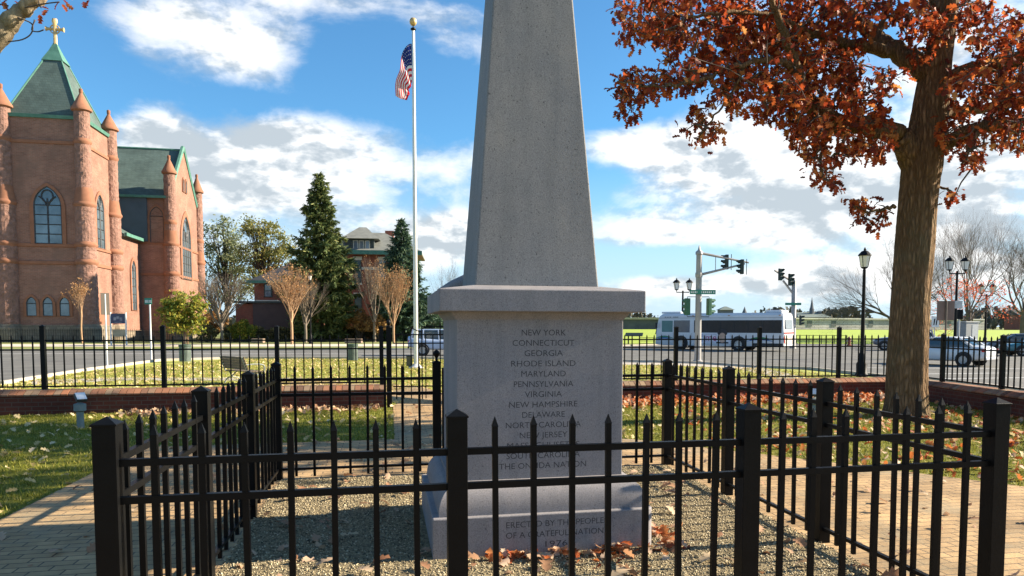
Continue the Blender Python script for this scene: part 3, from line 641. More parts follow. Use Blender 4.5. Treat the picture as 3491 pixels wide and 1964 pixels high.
turret(u2, v1, l2(433, 390, v1), .72, .92); turret(u2, v2, l2(503, 438, v2), .72, .86)
MB().bx(-24, -9.2, 1.5, 30, -.6, zt(385)).build('west_wall', ch_brick, church)
MB().prism([(-24, 1.2, zt(385)), (-24, 30.3, zt(385)), (-24, 15.7, zt(385)+9)], (14.8, 0, 0)).build('west_roof', slate, church)

# ---------------------------------------------------------------- rectory
hb = brick_mat('house_brick', (.30, .085, .055), (.24, .07, .045), (.22, .13, .1), .3, .1, .012, .9, .3, 'wall', .4, .6)
shing = M('grey_shingle', (.21, .215, .19), (.15, .155, .14), 1.2, .9, .4, 8)
dkroof = M('dark_slate_roof', (.034, .038, .044), (.026, .029, .034), 1.0, .7, .3, 6)
frame_dk = M('dark_trim', (.045, .055, .05), (.03, .04, .04), 3, .6); stone_w = M('pale_stone', (.55, .5, .42), (.46, .42, .36), 2, .9)
HY = 104.0
hc = at(925, 820, HY); hx = lambda x: at(x, 700, HY).x - hc.x; hz = lambda y: at(925, y, HY).z
house = thing('brick_house', 'red brick house with grey hipped roof and dormer behind the tall spruce', 'house', (hc.x, HY, 0), .12)
MB().bx(hx(800), hx(1030), 0, 11, -.6, hz(640)).build('wall', hb, house)
xa, xb = hx(795), hx(1045); ze_ = hz(637)
rf = MB().rings([[(xa-.8, -.9, ze_), (xb+.8, -.9, ze_), (xb+.8, 12, ze_), (xa-.8, 12, ze_)], [(xa-.8, -.9, ze_+.3), (xb+.8, -.9, ze_+.3), (xb+.8, 12, ze_+.3), (xa-.8, 12, ze_+.3)], [(hx(880), 4.6, hz(575)), (hx(960), 4.6, hz(575)), (hx(960), 6.8, hz(575)), (hx(880), 6.8, hz(575))]]).build('roof', shing, house)
MB().bx(xa-.9, xb+.9, -1.05, -.85, ze_-.25, ze_+.32).build('gutter', copper, house)
MB().bx(hx(959), hx(981), 6, 7.2, hz(640), hz(566)).build('chimney', hb, house)
d0, d1 = hx(876), hx(942)
dm = MB().bx(d0, d1, -.3, 5, ze_+.1, hz(601)).build('dormer', frame_dk, house)
MB().rings([[(d0-.7, -1.1, hz(602)), (d1+.7, -1.1, hz(602)), (d1+.7, 6, hz(602)), (d0-.7, 6, hz(602))], [((d0+d1)/2-.5, 2.5, hz(566)), ((d0+d1)/2+.5, 2.5, hz(566)), ((d0+d1)/2+.5, 5, hz(566)), ((d0+d1)/2-.5, 5, hz(566))]]).build('dormer_roof', shing, dm)
sky_glass = M('dormer_glass', (.16, .19, .24), (.1, .12, .15), 1, .1, spec=.9)
for a, b_ in ((891, 904), (906, 918), (920, 932)):
    wd = MB().bx(hx(a), hx(b_), -.36, -.301, hz(634), hz(606)).build('window', stone_w, house); MB().bx(hx(a)+.12, hx(b_)-.12, -.372, -.361, hz(634)+.1, hz(606)-.1).build('pane', sky_glass, wd)
MB().bx(hx(800), hx(1030), -.06, -.005, hz(679), hz(672)).build('band', stone_w, house)
for xw in (901, 962, 1002):
    for y0, y1 in ((712, 655), (795, 746)):
        wd = MB().bx(hx(xw-9), hx(xw+9), -.14, -.061, hz(y0), hz(y1)).build('window', frame_dk, house)
        MB().bx(hx(xw-7), hx(xw+7), -.155, -.141, hz(y0)+.15, hz((y0+y1)/2)-.06).build('pane', glass, wd); MB().bx(hx(xw-7), hx(xw+7), -.155, -.141, hz((y0+y1)/2)+.06, hz(y1)-.1).build('pane', glass, wd)
        MB().bx(hx(xw-10), hx(xw+10), -.2, -.061, hz(y0)-.28, hz(y0)).build('sill', stone_w, wd); MB().bx(hx(xw-11), hx(xw+11), -.17, -.061, hz(y1), hz(y1)+.5).build('lintel', stone_w, wd)
WY = 98.0
wc = at(700, 820, WY); qx = lambda x: at(x, 740, WY).x - wc.x; qz = lambda y: at(690, y, WY).z
wing = thing('brick_annexe', 'low red brick house wing with dark hipped roof left of the tall spruce', 'house', (wc.x, WY, 0), .12)
MB().bx(qx(642), qx(800), 0, 9, -.6, qz(708)).build('wall', hb, wing)
MB().rings([[(qx(630), -1, qz(712)), (qx(812), -1, qz(712)), (qx(812), 10, qz(712)), (qx(630), 10, qz(712))], [(qx(630), -1, qz(708)), (qx(812), -1, qz(708)), (qx(812), 10, qz(708)), (qx(630), 10, qz(708))], [(qx(722), 4, qz(652)), (qx(790), 4, qz(652)), (qx(790), 5, qz(652)), (qx(722), 5, qz(652))]]).build('roof', dkroof, wing)
MB().bx(qx(629), qx(813), -1.12, -.98, qz(714), qz(707)).build('gutter', copper, wing)
for xw in (676,):
    wd = MB().bx(qx(xw-10), qx(xw+10), -.12, -.002, qz(748), qz(714)).build('window', frame_dk, wing); MB().bx(qx(xw-7), qx(xw+7), -.14, -.121, qz(746), qz(733)).build('pane', sky_glass, wd)
    MB().bx(qx(xw-7), qx(xw+7), -.14, -.121, qz(731), qz(716)).build('pane', glass, wd)
MB().bx(qx(652), qx(705), -1.6, -.003, qz(763), qz(756)).build('porch_roof', stone_w, wing)
GY = 94.0; gc = at(690, 820, GY); gx = lambda x: at(x, 790, GY).x - gc.x; gz = lambda y: at(690, y, GY).z
gar = thing('brick_garage', 'flat roofed dark brick garage below the annexe', 'garage', (gc.x, GY, 0), .12)
MB().bx(gx(597), gx(640), 0, 6, -.6, gz(765)).build('wall', hb, gar)
MB().bx(gx(640)+.01, gx(775), -.4, 6, -.6, gz(763)).build('front_wall', M('dark_brown_cladding', (.10, .065, .06), (.08, .05, .05), 1, .9), gar)
MB().bx(gx(595), gx(777), -.6, 6.2, gz(763)+.01, gz(763)+.25).build('parapet', frame_dk, gar)
# ---------------------------------------------------------------- flagpole and flag
fp = gnd(1047, 926); pole_m = M('brushed_aluminium', (.72, .70, .66), (.62, .61, .58), 4, .42, metal=.25)
zt_ = at(1047, 78, fp.y).z; H = zt_ - fp.z
flag_p = thing('flagpole', 'tall silver flagpole with a ball finial on the park grass', 'flagpole', fp)
MB().lathe([(.105, 0), (.105, 1.5), (.10, 4), (.08, H*.7), (.062, H)], 16).build('pole', pole_m, flag_p, True, 0, 60)
MB().lathe([(.34, 0), (.33, .05), (.20, .12), (.125, .2), (.10, .21)], 16).build('base_collar', pole_m, flag_p, True)
MB().lathe([(.03, H), (.12, H+.05), (.12, H+.1), (.03, H+.16), (.025, H+.24)], 12).build('truck', black_far, flag_p, True)
MB().lathe([(.02, H+.22), (.10, H+.25), (.15, H+.32), (.165, H+.40), (.15, H+.48), (.10, H+.55), (.01, H+.58)], 14).build('ball', gold, flag_p, True)
hl = MB(); hl.tube([(.115, -.10, 1.2), (.08, -.07, H-.1)], .008, 4); hl.build('halyard', M('rope', (.6, .6, .57)), flag_p)
# flag hanging limp: cloth folded against the pole
fl_w, fl_h = 3.0, 1.75; S = at(1047, 88, fp.y).z; zt0 = at(1040, 110, fp.y).z; zb0 = at(1040, 247, fp.y).z; wv = (1047-1006)*1.3552*fp.y/F
nu, nv_ = 56, 40; FV = []; FF = []; mi = []
for j in range(nv_+1):
    t = j/nv_
    for i in range(nu+1):
        s = i/nu
        x = -.075 - (wv*1.02*s**.62*(1-t)**.7 + .20*s*t) + .03*math.sin(s*13+t*4)*s
        y = .13*math.sin(s*13+t*4.2)*(.25+.75*s) + .10*t*s*math.sin(s*21)
        FV.append((x, y, zt0 - fp.z - t*1.72 - s**1.6*(2.28-1.5*t) + .03*math.sin(s*9)))
for j in range(nv_):
    for i in range(nu):
        a = j*(nu+1)+i; FF.append((a, a+1, a+nu+2, a+nu+1)); s, t = (i+.5)/nu, (j+.5)/nv_
        stripe = int(t*13) % 2
        if s < .40 and t < 7/13:
            star = ((int(s/.40*23) % 4 == 1) and (int(t*13/7*19) % 4 == 1)); mi.append(1 if star else 2)
        else: mi.append(0 if stripe == 0 else 1)
me = bpy.data.meshes.new('flag'); me.from_pydata(FV, [], FF)
for nm, c in (('flag_red', (.60, .02, .035)), ('flag_white', (.80, .78, .75)), ('flag_blue', (.015, .03, .16))): me.materials.append(M(nm, c, c, transl=.5, rough=.8))
me.polygons.foreach_set('material_index', mi); me.polygons.foreach_set('use_smooth', [True]*len(mi))
fo = bpy.data.objects.new('flag', me); COL.objects.link(fo); fo.location = fp; tag(fo, 'limp red, white and blue flag with stars and stripes hanging from the flagpole', 'flag')

# ---------------------------------------------------------------- small park things
green_p = M('green_paint', (.045, .075, .055), (.03, .055, .04), 4, .6); wood = M('bench_slat', (.15, .11, .07), (.10, .075, .05), 2, .8, stretch=(1, 8, 8)); white_p = M('white_paint', (.72, .72, .70), (.62, .62, .6), 3, .5)
def bin_(label, p):
    t = thing('litter_bin', label, 'litter bin', p, 0, 'slatted park litter bins')
    m = MB()
    for k in range(26):
        a = 2*math.pi*k/26; c, s = math.cos(a), math.sin(a); m.M = Matrix.Rotation(a, 4, 'Z'); m.bx(.27, .285, -.022, .022, .04, .84)
    m.M = None; m.build('slats', M('grey_green_metal', (.15, .19, .16), (.10, .13, .115), 4, .55), t)
    MB().lathe([(.245, .05), (.25, .78), (.24, .8), (.02, .8)], 20).build('liner', black_far, t, True)
    MB().lathe([(.29, .80), (.31, .82), (.31, .92), (.25, .94), (.22, .90), (.22, .82)], 22).build('rim', green_p, t, True); return t
bin_('slatted grey green litter bin by the street behind the left wall fence', gnd(466, 911)); bin_('slatted grey green litter bin between the bench and the flagpole', gnd(887, 908))
bp = Vector((-10.15, 24.7, -.35)); bench = thing('park_bench', 'slatted park bench with iron scroll legs seen from behind', 'bench', bp, R(-42))
for k in range(5):
    MB().bx(-.85, .85, -.20-.030*k, -.175-.030*k, .50+.085*k, .578+.085*k).build('back_slat', wood, bench)
for k in range(5): MB().bx(-.85, .85, -.14+.105*k, -.05+.105*k, .425, .450).build('seat_slat', wood, bench)
for x in (-.78, .78):
    m = MB(); m.tube(smooth_path([(x, -.36, .93), (x, -.21, .50), (x, -.12, .41), (x, .40, .42)]), .022, 6); m.tube(smooth_path([(x, -.22, 0), (x, -.12, .16), (x, .02, .22), (x, -.06, .41)]), .022, 6); m.tube(smooth_path([(x, .38, 0), (x, .26, .15), (x, .05, .22), (x, .26, .41)]), .022, 6)
    m.tube(smooth_path([(x, -.26, .66), (x, .10, .68), (x, .38, .63), (x, .40, .42)]), .022, 6); m.build('end_frame', M('pale_iron', (.22, .25, .24), (.16, .18, .17), 4, .5), bench, True)
pb = gnd(1030, 926); t = thing('junction_box', 'small green junction box on a post left of the flagpole foot', 'box', pb)
MB().bx(-.13, .13, -.08, .08, .10, .55).build('box', M('olive_box', (.075, .075, .05), (.055, .055, .04)), t, False, .015); MB().bx(-.04, .04, -.04, .04, -.05, .1).build('stem', green_p, t); MB().bx(-.14, .14, -.09, .09, .551, .575).build('lid', black_far, t)
def flood(label, p, rz, hh):
    t = thing('floodlight', label, 'floodlight', p, rz, 'lawn floodlights'); gr = M('weathered_grey', (.24, .27, .25), (.15, .18, .17), 8, .7)
    MB().lathe([(.05, -.05), (.05, hh-.14), (.085, hh-.12), (.085, hh-.02), (.03, hh)], 10).build('stake', gr, t, True)
    m = MB(); m.tube([(0, 0, hh-.01), (.02, 0, hh+.06)], .018, 6); m.build('knuckle', gr, t)
    m = MB(); m.M = Matrix.Translation((.04, 0, hh+.085)) @ Matrix.Rotation(R(40), 4, 'Y'); m.bx(-.08, .08, -.075, .075, -.03, .03); m.build('housing', M('bronze_housing', (.06, .055, .05)), t, False, .012)
    m = MB(); m.M = Matrix.Translation((.04, 0, hh+.085)) @ Matrix.Rotation(R(40), 4, 'Y'); m.bx(-.072, .072, -.067, .067, .031, .036); m.build('lens', M('frosted_lens', (.85, .82, .80), (.8, .78, .76), 3, .6), t)
p = gnd(203, 1078, 0); flood('grey floodlight on the left lawn with its lens tilted up', p, R(-40), .40); p = gnd(2050, 1040, 0); flood('white lens floodlight on the leafy lawn left of the oak', p, R(-124), .30)

# ---------------------------------------------------------------- lamps, signals and signs
lant_glass = M('lantern_glass', (.78, .76, .70), (.7, .68, .63), 3, .35)
def lantern(t, x, z, s=1.0):
    MB().lathe([(.02, z), (.11*s, z+.04*s), (.14*s, z+.08*s)], 8, (x, 0, 0)).build('lantern_base', black_far, t)
    MB().lathe([(.13*s, z+.08*s), (.21*s, z+.50*s), (.20*s, z+.52*s)], 8, (x, 0, 0)).build('lantern_glass', lant_glass, t)
    m = MB()
    for k in range(4): a = R(45+90*k); m.tube([(x+.135*s*math.cos(a), .135*s*math.sin(a), z+.08*s), (x+.215*s*math.cos(a), .215*s*math.sin(a), z+.5*s)], .014*s, 4)
    m.build('lantern_frame', black_far, t)
    MB().lathe([(.25*s, z+.51*s), (.24*s, z+.56*s), (.13*s, z+.68*s), (.04*s, z+.72*s), (.05*s, z+.76*s), (.01, z+.84*s)], 12, (x, 0, 0)).build('lantern_hood', black_far, t)
def lamp(label, p, top, double=False, s=1.0, rz=0):
    t = thing('street_lamp', label, 'street lamp', p, rz, 'black lantern street lamps'); h = top - p.z - .84*s
    MB().lathe([(.24*s, 0), (.24*s, .12), (.20*s, .16), (.21*s, .5), (.15*s, .6), (.13*s, .85), (.085*s, .95), (.08*s, 1.2), (.06*s, h*.9), (.055*s, h)], 12).build('post', black_far, t, True, 0, 50)
    if double:
        MB().tube([(-.42*s, 0, h), (-.42*s, 0, h-.16), (.42*s, 0, h-.16), (.42*s, 0, h)], .035*s, 6).build('crossarm', black_far, t)
        lantern(t, -.42*s, h, s); lantern(t, .42*s, h, s)
    else: lantern(t, 0, h, s)
    return t
p = gnd(2167, 948); lamp('black lantern street lamp beside the road, left of the oak trunk', p, at(2185, 622, p.y).z)
p = gnd(782, 865); lamp('slim black street lamp in front of the rectory spruce', p, at(782, 686, p.y).z)
p = gnd(1717, 869); p = Vector((at(1717, 800, 74).x, 74, -.35)); lamp('twin lantern street lamp behind the bus roof', p, at(1717, 699, 74).z, True, 1.5)
p = Vector((at(2404, 800, 46).x, 46, -.35)); lamp('twin lantern street lamp right of the oak trunk behind the white sedan', p, at(2404, 642, 46).z, True, 1.15)
p = Vector((at(2480, 800, 72).x, 72, -.35)); lamp('far twin lantern street lamp between the bare trees', p, at(2480, 710, 72).z, True, 1.35)
sig_green = M('signal_green', (.03, .12, .055), (.02, .09, .04), 5, .5); sig_dark = M('signal_black', (.015, .03, .025), None, 5, .5); lens_g = M('signal_lens', (.03, .16, .15), None, 5, .3)
def signal(parent, loc, rz, s=1.0, mat=None):
    mat = mat or sig_green; hd = MB().bx(-.17*s, .17*s, -.12*s, .12*s, -.55*s, .55*s).build('signal_head', mat, parent, False, .02); hd.location = loc; hd.rotation_euler = (0, 0, rz)
    for k in (-1, 0, 1):
        z = k*.36*s
        v = MB(); rr_ = []
        for d, r in ((0, .155), (.30, .155)):
            rr_.append([(r*s*math.cos(R(a)), -.12*s-d*s*(1.0 if 0 < a < 180 else .5), z+r*s*math.sin(R(a))) for a in range(-40, 221, 26)])
        v.rings(rr_, False, False); v.build('visor', mat, hd); MB().lathe([(.001, 0), (.14*s, .012), (.14*s, 0)], 12).build('lens', lens_g, hd).matrix_local = Matrix.Translation((0, -.121*s, z)) @ Matrix.Rotation(math.pi/2, 4, 'X')
    return hd
sp_ = gnd(1755, 911); sig = thing('traffic_signal', 'tall pale signal mast with truss arm, street name blades and four green heads', 'traffic signal', sp_)
top = at(1757, 629, sp_.y).z - sp_.z; sm_ = sp_.y/F*1.3552
tapr = M('weathered_mast', (.36, .34, .325), (.29, .275, .26), 3, .55, metal=.2)
MB().lathe([(.26, 0), (.26, .08), (.19, .12), (.175, 1.5), (.155, top-.25), (.2, top-.24), (.2, top-.1), (.08, top), (.02, top+.25)], 14).build('mast', tapr, sig, True, 0, 50)
ZL = lambda y: at(1800, y, sp_.y).z - sp_.z
arm_x = (1884-1755)*sm_
ar = MB(); ar.tube([(.1, 0, ZL(637)), (arm_x, .4, ZL(659))], [.075, .045], 8); ar.tube([(.1, 0, ZL(691)), (arm_x*.92, .37, ZL(662))], [.07, .045], 8); ar.tube([(arm_x*.33, .13, ZL(645)), (arm_x*.33, .13, ZL(682))], .02, 6); ar.build('arm', tapr, sig, True)
MB().lathe([(.19, ZL(698)), (.2, ZL(690)), (.19, ZL(686))], 14).build('clamp', tapr, sig)
for fx, yy in ((.56, 658), (.86, 670)):
    MB().tube([(arm_x*(fx+.09), .3, ZL(yy-20)), (arm_x*(fx+.09), .3, ZL(yy+20))], .02, 6).build('hanger', black_far, sig); signal(sig, (arm_x*(fx), .3, ZL(yy)), R(-90), .72, sig_dark)
for dx, rz in ((-.62, R(200)), (.55, R(110))):
    signal(sig, (dx, -.1, ZL(772)), rz, .82); m = MB()
    for y in (747, 797): m.tube([(0, 0, ZL(y)), (dx, -.1, ZL(y)), (dx, -.1, ZL(y)+(-.08 if y == 747 else .08))], .02, 6)
    m.build('bracket', black_far, sig)
sign_green = M('sign_green', (.02, .22, .15), (.018, .19, .13), 4, .5); sign_w = M('sign_white', (.78, .80, .78), None, 4, .5)
bl_ = MB().bx((1731-1755)*sm_, (1795-1755)*sm_, -.24, -.21, ZL(741), ZL(730)).build('name_blade', sign_green, sig)
m = MB()
for a, b_ in ((1734, 1738), (1739, 1742), (1743, 1747), (1748, 1750), (1759, 1761), (1763, 1767), (1768, 1772), (1773, 1777), (1778, 1782), (1783, 1786), (1789, 1792)): m.bx((a-1755)*sm_, (b_-1755)*sm_-.012, -.246, -.242, ZL(738), ZL(733.5))
m.build('lettering', sign_w, bl_)
s2 = gnd(1996, 873); s2 = Vector((at(1996, 800, 66).x, 66, -.35)); sg2 = thing('traffic_signal', 'farther signal mast behind the bus with two heads on an arm to its left', 'traffic signal', s2)
Z2 = lambda y: at(1990, y, s2.y).z - s2.z; k2 = s2.y/F*1.3552
MB().lathe([(.3, 0), (.24, .2), (.2, Z2(707)), (.05, Z2(702))], 12).build('mast', tapr, sg2, True, 0, 50)
m = MB(); m.tube([(0, 0, Z2(712)), ((1946-1996)*k2, 0, Z2(680))], .09, 6); m.tube([(0, 0, Z2(742)), ((1968-1996)*k2, 0, Z2(706))], .09, 6); m.build('arm', tapr, sg2)
signal(sg2, ((1959-1996)*k2, -.2, Z2(691)), R(30), .95, sig_dark); signal(sg2, ((1984-1996)*k2, -.2, Z2(704)), R(30), .95, sig_dark); signal(sg2, ((2012-1996)*k2, -.2, Z2(806)), R(60), .8, sig_dark)
MB().bx((1972-1996)*k2, (2012-1996)*k2, -.3, -.26, Z2(768), Z2(762)).build('name_blade', sign_green, sg2)
def post_sign(label, name, p, top, r, mat, cat='sign'):
    t = thing(name, label, cat, p); MB().lathe([(r, -.1), (r, top-p.z)], 8).build('post', mat, t, True, 0, 50); return t
p = gnd(381, 904); kk = p.y/F*1.3552; zt3 = lambda y: at(375, y, p.y).z - p.z
t = post_sign('green street name sign on a white post in front of the church', 'street_sign', p, at(376, 756, p.y).z, .045, white_p)
MB().bx(-.21-.05, .36-.21, -.07, -.05, zt3(766), zt3(750)).build('name_blade', sign_green, t)
m = MB()
for a in (-.22, -.15, -.08, .02, .08): m.bx(a, a+.045, -.078, -.072, zt3(762), zt3(755))
m.build('lettering', sign_w, t)
p = gnd(270, 926); zt3 = lambda y: at(271, y, p.y).z - p.z
t = post_sign('white sign post by the road with a brown sign seen edge on', 'sign_post', p, at(272, 740, p.y).z, .035, white_p)
m = MB(); m.M = Matrix.Rotation(R(55), 4, 'Z'); m.bx(-.18, .18, -.012, .012, zt3(792), zt3(737)); m.build('sign_panel', M('brown_sign', (.07, .05, .035)), t)
NBY = 72.0; nb = Vector((at(297, 800, NBY).x, NBY, -.35)); kz = lambda y: at(297, y, NBY).z+.35; ks = NBY/F*1.3552
t = thing('notice_board', 'dark blue notice board in a white frame at the foot of the church', 'notice board', nb, R(8))
MB().bx(-17*ks, 17*ks, -.05, .05, kz(814), kz(789)).build('panel', M('navy_panel', (.03, .035, .11), (.05, .055, .08), 2.5, .4), t)
m = MB()
for x in (-19, 17): m.bx(x*ks, (x+2.4)*ks, -.09, .09, 0, kz(786))
m.build('frame_post', white_p, t)
m = MB()
for a, b_, c, d in ((-10, -4, 798, 806), (-3, 3, 796, 803), (4, 10, 799, 807), (-8, 9, 810, 811.5)): m.bx(a*ks, b_*ks, -.06, -.051, kz(d), kz(c))
m.build('notice', M('faded_notice', (.28, .28, .32), (.16, .16, .2), 3, .8), t)
MB().bx(-14*ks, 18*ks, -.04, .04, kz(847), kz(829)).build('lower_board', M('pale_boards', (.42, .36, .24), (.3, .25, .16), 2, .9), t)
p = Vector((at(2380, 800, 40).x, 40, -.35)); z4 = lambda y: at(2380, y, 40).z - p.z; k4 = 40/F*1.3552
t = post_sign('brown sign seen from behind on a wooden post right of the oak', 'road_sign', p, at(2380, 757, 40).z, .05, M('sign_back_post', (.12, .09, .065)))
MB().bx(-22*k4, 22*k4, .06, .08, z4(806), z4(757)).build('sign_panel', M('sign_back', (.20, .13, .10), (.16, .105, .08), 2, .7), t)
p = Vector((at(2352, 800, 44).x, 44, -.35)); z4 = lambda y: at(2352, y, 44).z - p.z; k4 = 44/F*1.3552
t = post_sign('small white road sign with two black slanted strokes beside the oak', 'road_sign', p, at(2352, 795, 44).z, .03, steel)
MB().bx(-9*k4, 9*k4, -.06, -.04, z4(823), z4(797)).build('sign_panel', sign_w, t)
m = MB()
for a in (-5, 1): m.prism([(a*k4, -.066, z4(818)), ((a+2.5)*k4, -.066, z4(818)), ((a+5)*k4, -.066, z4(802)), ((a+2)*k4, -.066, z4(802))], (0, .004, 0))
m.build('strokes', black_far, t)
p = Vector((at(2432, 800, 47).x, 47, -.35)); z5 = lambda y: at(2432, y, 47).z - p.z; k5 = 47/F*1.3552
t = thing('utility_cabinet', 'grey utility cabinet behind the roof of the white sedan', 'cabinet', p, R(25))
MB().bx(-.6, .6, -.4, .4, 0, z5(811)).build('box', M('cabinet_grey', (.27, .28, .28), (.23, .24, .24), 3, .6), t, False, .03); MB().bx(-.64, .64, -.44, .44, z5(811)+.002, z5(811)+.06).build('lid', steel, t); MB().bx(-.02, .52, -.415, -.402, .2, z5(811)-.15).build('door', M('grey_door', (.38, .41, .42)), t)
p = Vector((at(2413, 800, 45).x, 45, -.35)); z5 = lambda y: at(2413, y, 45).z - p.z
t = thing('pedestrian_signal', 'grey post with pedestrian signal box left of the utility cabinet', 'signal', p)
MB().lathe([(.06, 0), (.055, z5(778))], 8).build('post', steel, t, True, 0, 50); MB().bx(-.16, .16, -.14, .1, z5(803), z5(779)).build('housing', black_far, t, False, .02); MB().bx(-.3, .12, -.1, .06, z5(776), z5(757)).build('detector', steel, t, False, .02)
p = Vector((at(2136, 868, 74).x, 74, -.35)); t = thing('fire_hydrant', 'small rusty red hydrant at the field edge, left of the dark car', 'hydrant', p)
MB().lathe([(.24, 0), (.24, .1), (.15, .14), (.15, .65), (.19, .68), (.17, .80), (.05, .92), (.04, .96)], 12).build('body', M('hydrant_red', (.22, .06, .03)), t, True); MB().tube([(-.26, 0, .5), (.26, 0, .5)], .08, 8).build('nozzle', M('hydrant_grey', (.3, .3, .28)), t)
p = Vector((at(1594, 860, 80).x, 80, -.30)); zz6 = lambda y: at(1594, y, 80).z - p.z; t = thing('interpretive_panel', 'slanted dark information panel on two legs at the field edge', 'panel', p, R(-15))
m = MB(); m.prism([(-.95, 0, zz6(846)), (-.95, .55, zz6(839)), (-.95, .55, zz6(839)+.08), (-.95, 0, zz6(846)+.08)], (1.9, 0, 0)); m.build('board', sig_dark, t)
for x in (-.6, .6): MB().bx(x-.06, x+.06, .1, .25, -.1, zz6(845)).build('leg', black_far, t)
def rail_fence(label, x0, x1, y0, y1, Y, n):
    p, q = at(x0, y1, Y), at(x1, y1, Y); t = thing('rail_fence', label, 'fence', p); h = at(x0, y0, Y).z - p.z; L = q.x-p.x; m = MB()
    MB().bx(0, L, -.03, .03, h-.05, h).build('rail', black_far, t); MB().bx(0, L, -.03, .03, h*.5-.04, h*.5).build('rail', black_far, t); MB().bx(0, L, -.03, .03, h*.08, h*.08+.04).build('rail', black_far, t)
    for k in range(n): MB().bx(L*k/(n-1)-.03, L*k/(n-1)+.03, -.03, .03, -.1, h).build('post', black_far, t)
rail_fence('thin black tube rail in front of the bus nose', 1608, 1644, 849, 866, 82, 3); rail_fence('long thin black tube rail on the field right of the bus', 2003, 2130, 843, 868, 82, 5)

# ---------------------------------------------------------------- vehicles
rub = M('tyre_rubber', (.022, .022, .023), None, 8, .85); rim_m = M('alloy_rim', (.50, .50, .51), (.4, .4, .41), 8, .35, metal=.6); car_glass = M('car_glass', (.03, .05, .055), (.02, .035, .04), 1, .08, spec=.9); lamp_red = M('tail_lamp', (.55, .02, .02), (.4, .015, .015), 8, .25); head_m = M('head_lamp', (.7, .7, .7), None, 8, .2); trim_b = M('black_trim', (.02, .02, .022), None, 6, .6)
def wheel(parent, x, y, r, wd, side):
    w_ = MB().lathe([(r*.62, -wd/2), (r*.95, -wd/2), (r, -wd/2+.03), (r, wd/2-.03), (r*.95, wd/2), (r*.62, wd/2)], 24, cap=False).build('wheel', rub, parent, True, 0, 45)
    w_.location = (x, y, r); w_.rotation_euler = (R(-90)*side, 0, 0)
    m = MB()
    for k in range(9):
        m.M = Matrix.Rotation(2*math.pi*k/9, 4, 'Z'); m.bx(r*.12, r*.60, -r*.06, r*.06, wd/2-.035, wd/2-.012)
    m.M = None; m.lathe([(r*.56, wd/2-.03), (r*.64, wd/2-.005), (r*.64, wd/2-.03)], 24); m.lathe([(.001, wd/2-.02), (r*.16, wd/2-.008), (r*.16, wd/2-.03)], 12); m.build('rim', rim_m, w_)
    MB().lathe([(.001, wd/2-.06), (r*.6, wd/2-.06), (r*.6, wd/2-.07)], 20).build('brake_disc', trim_b, w_)
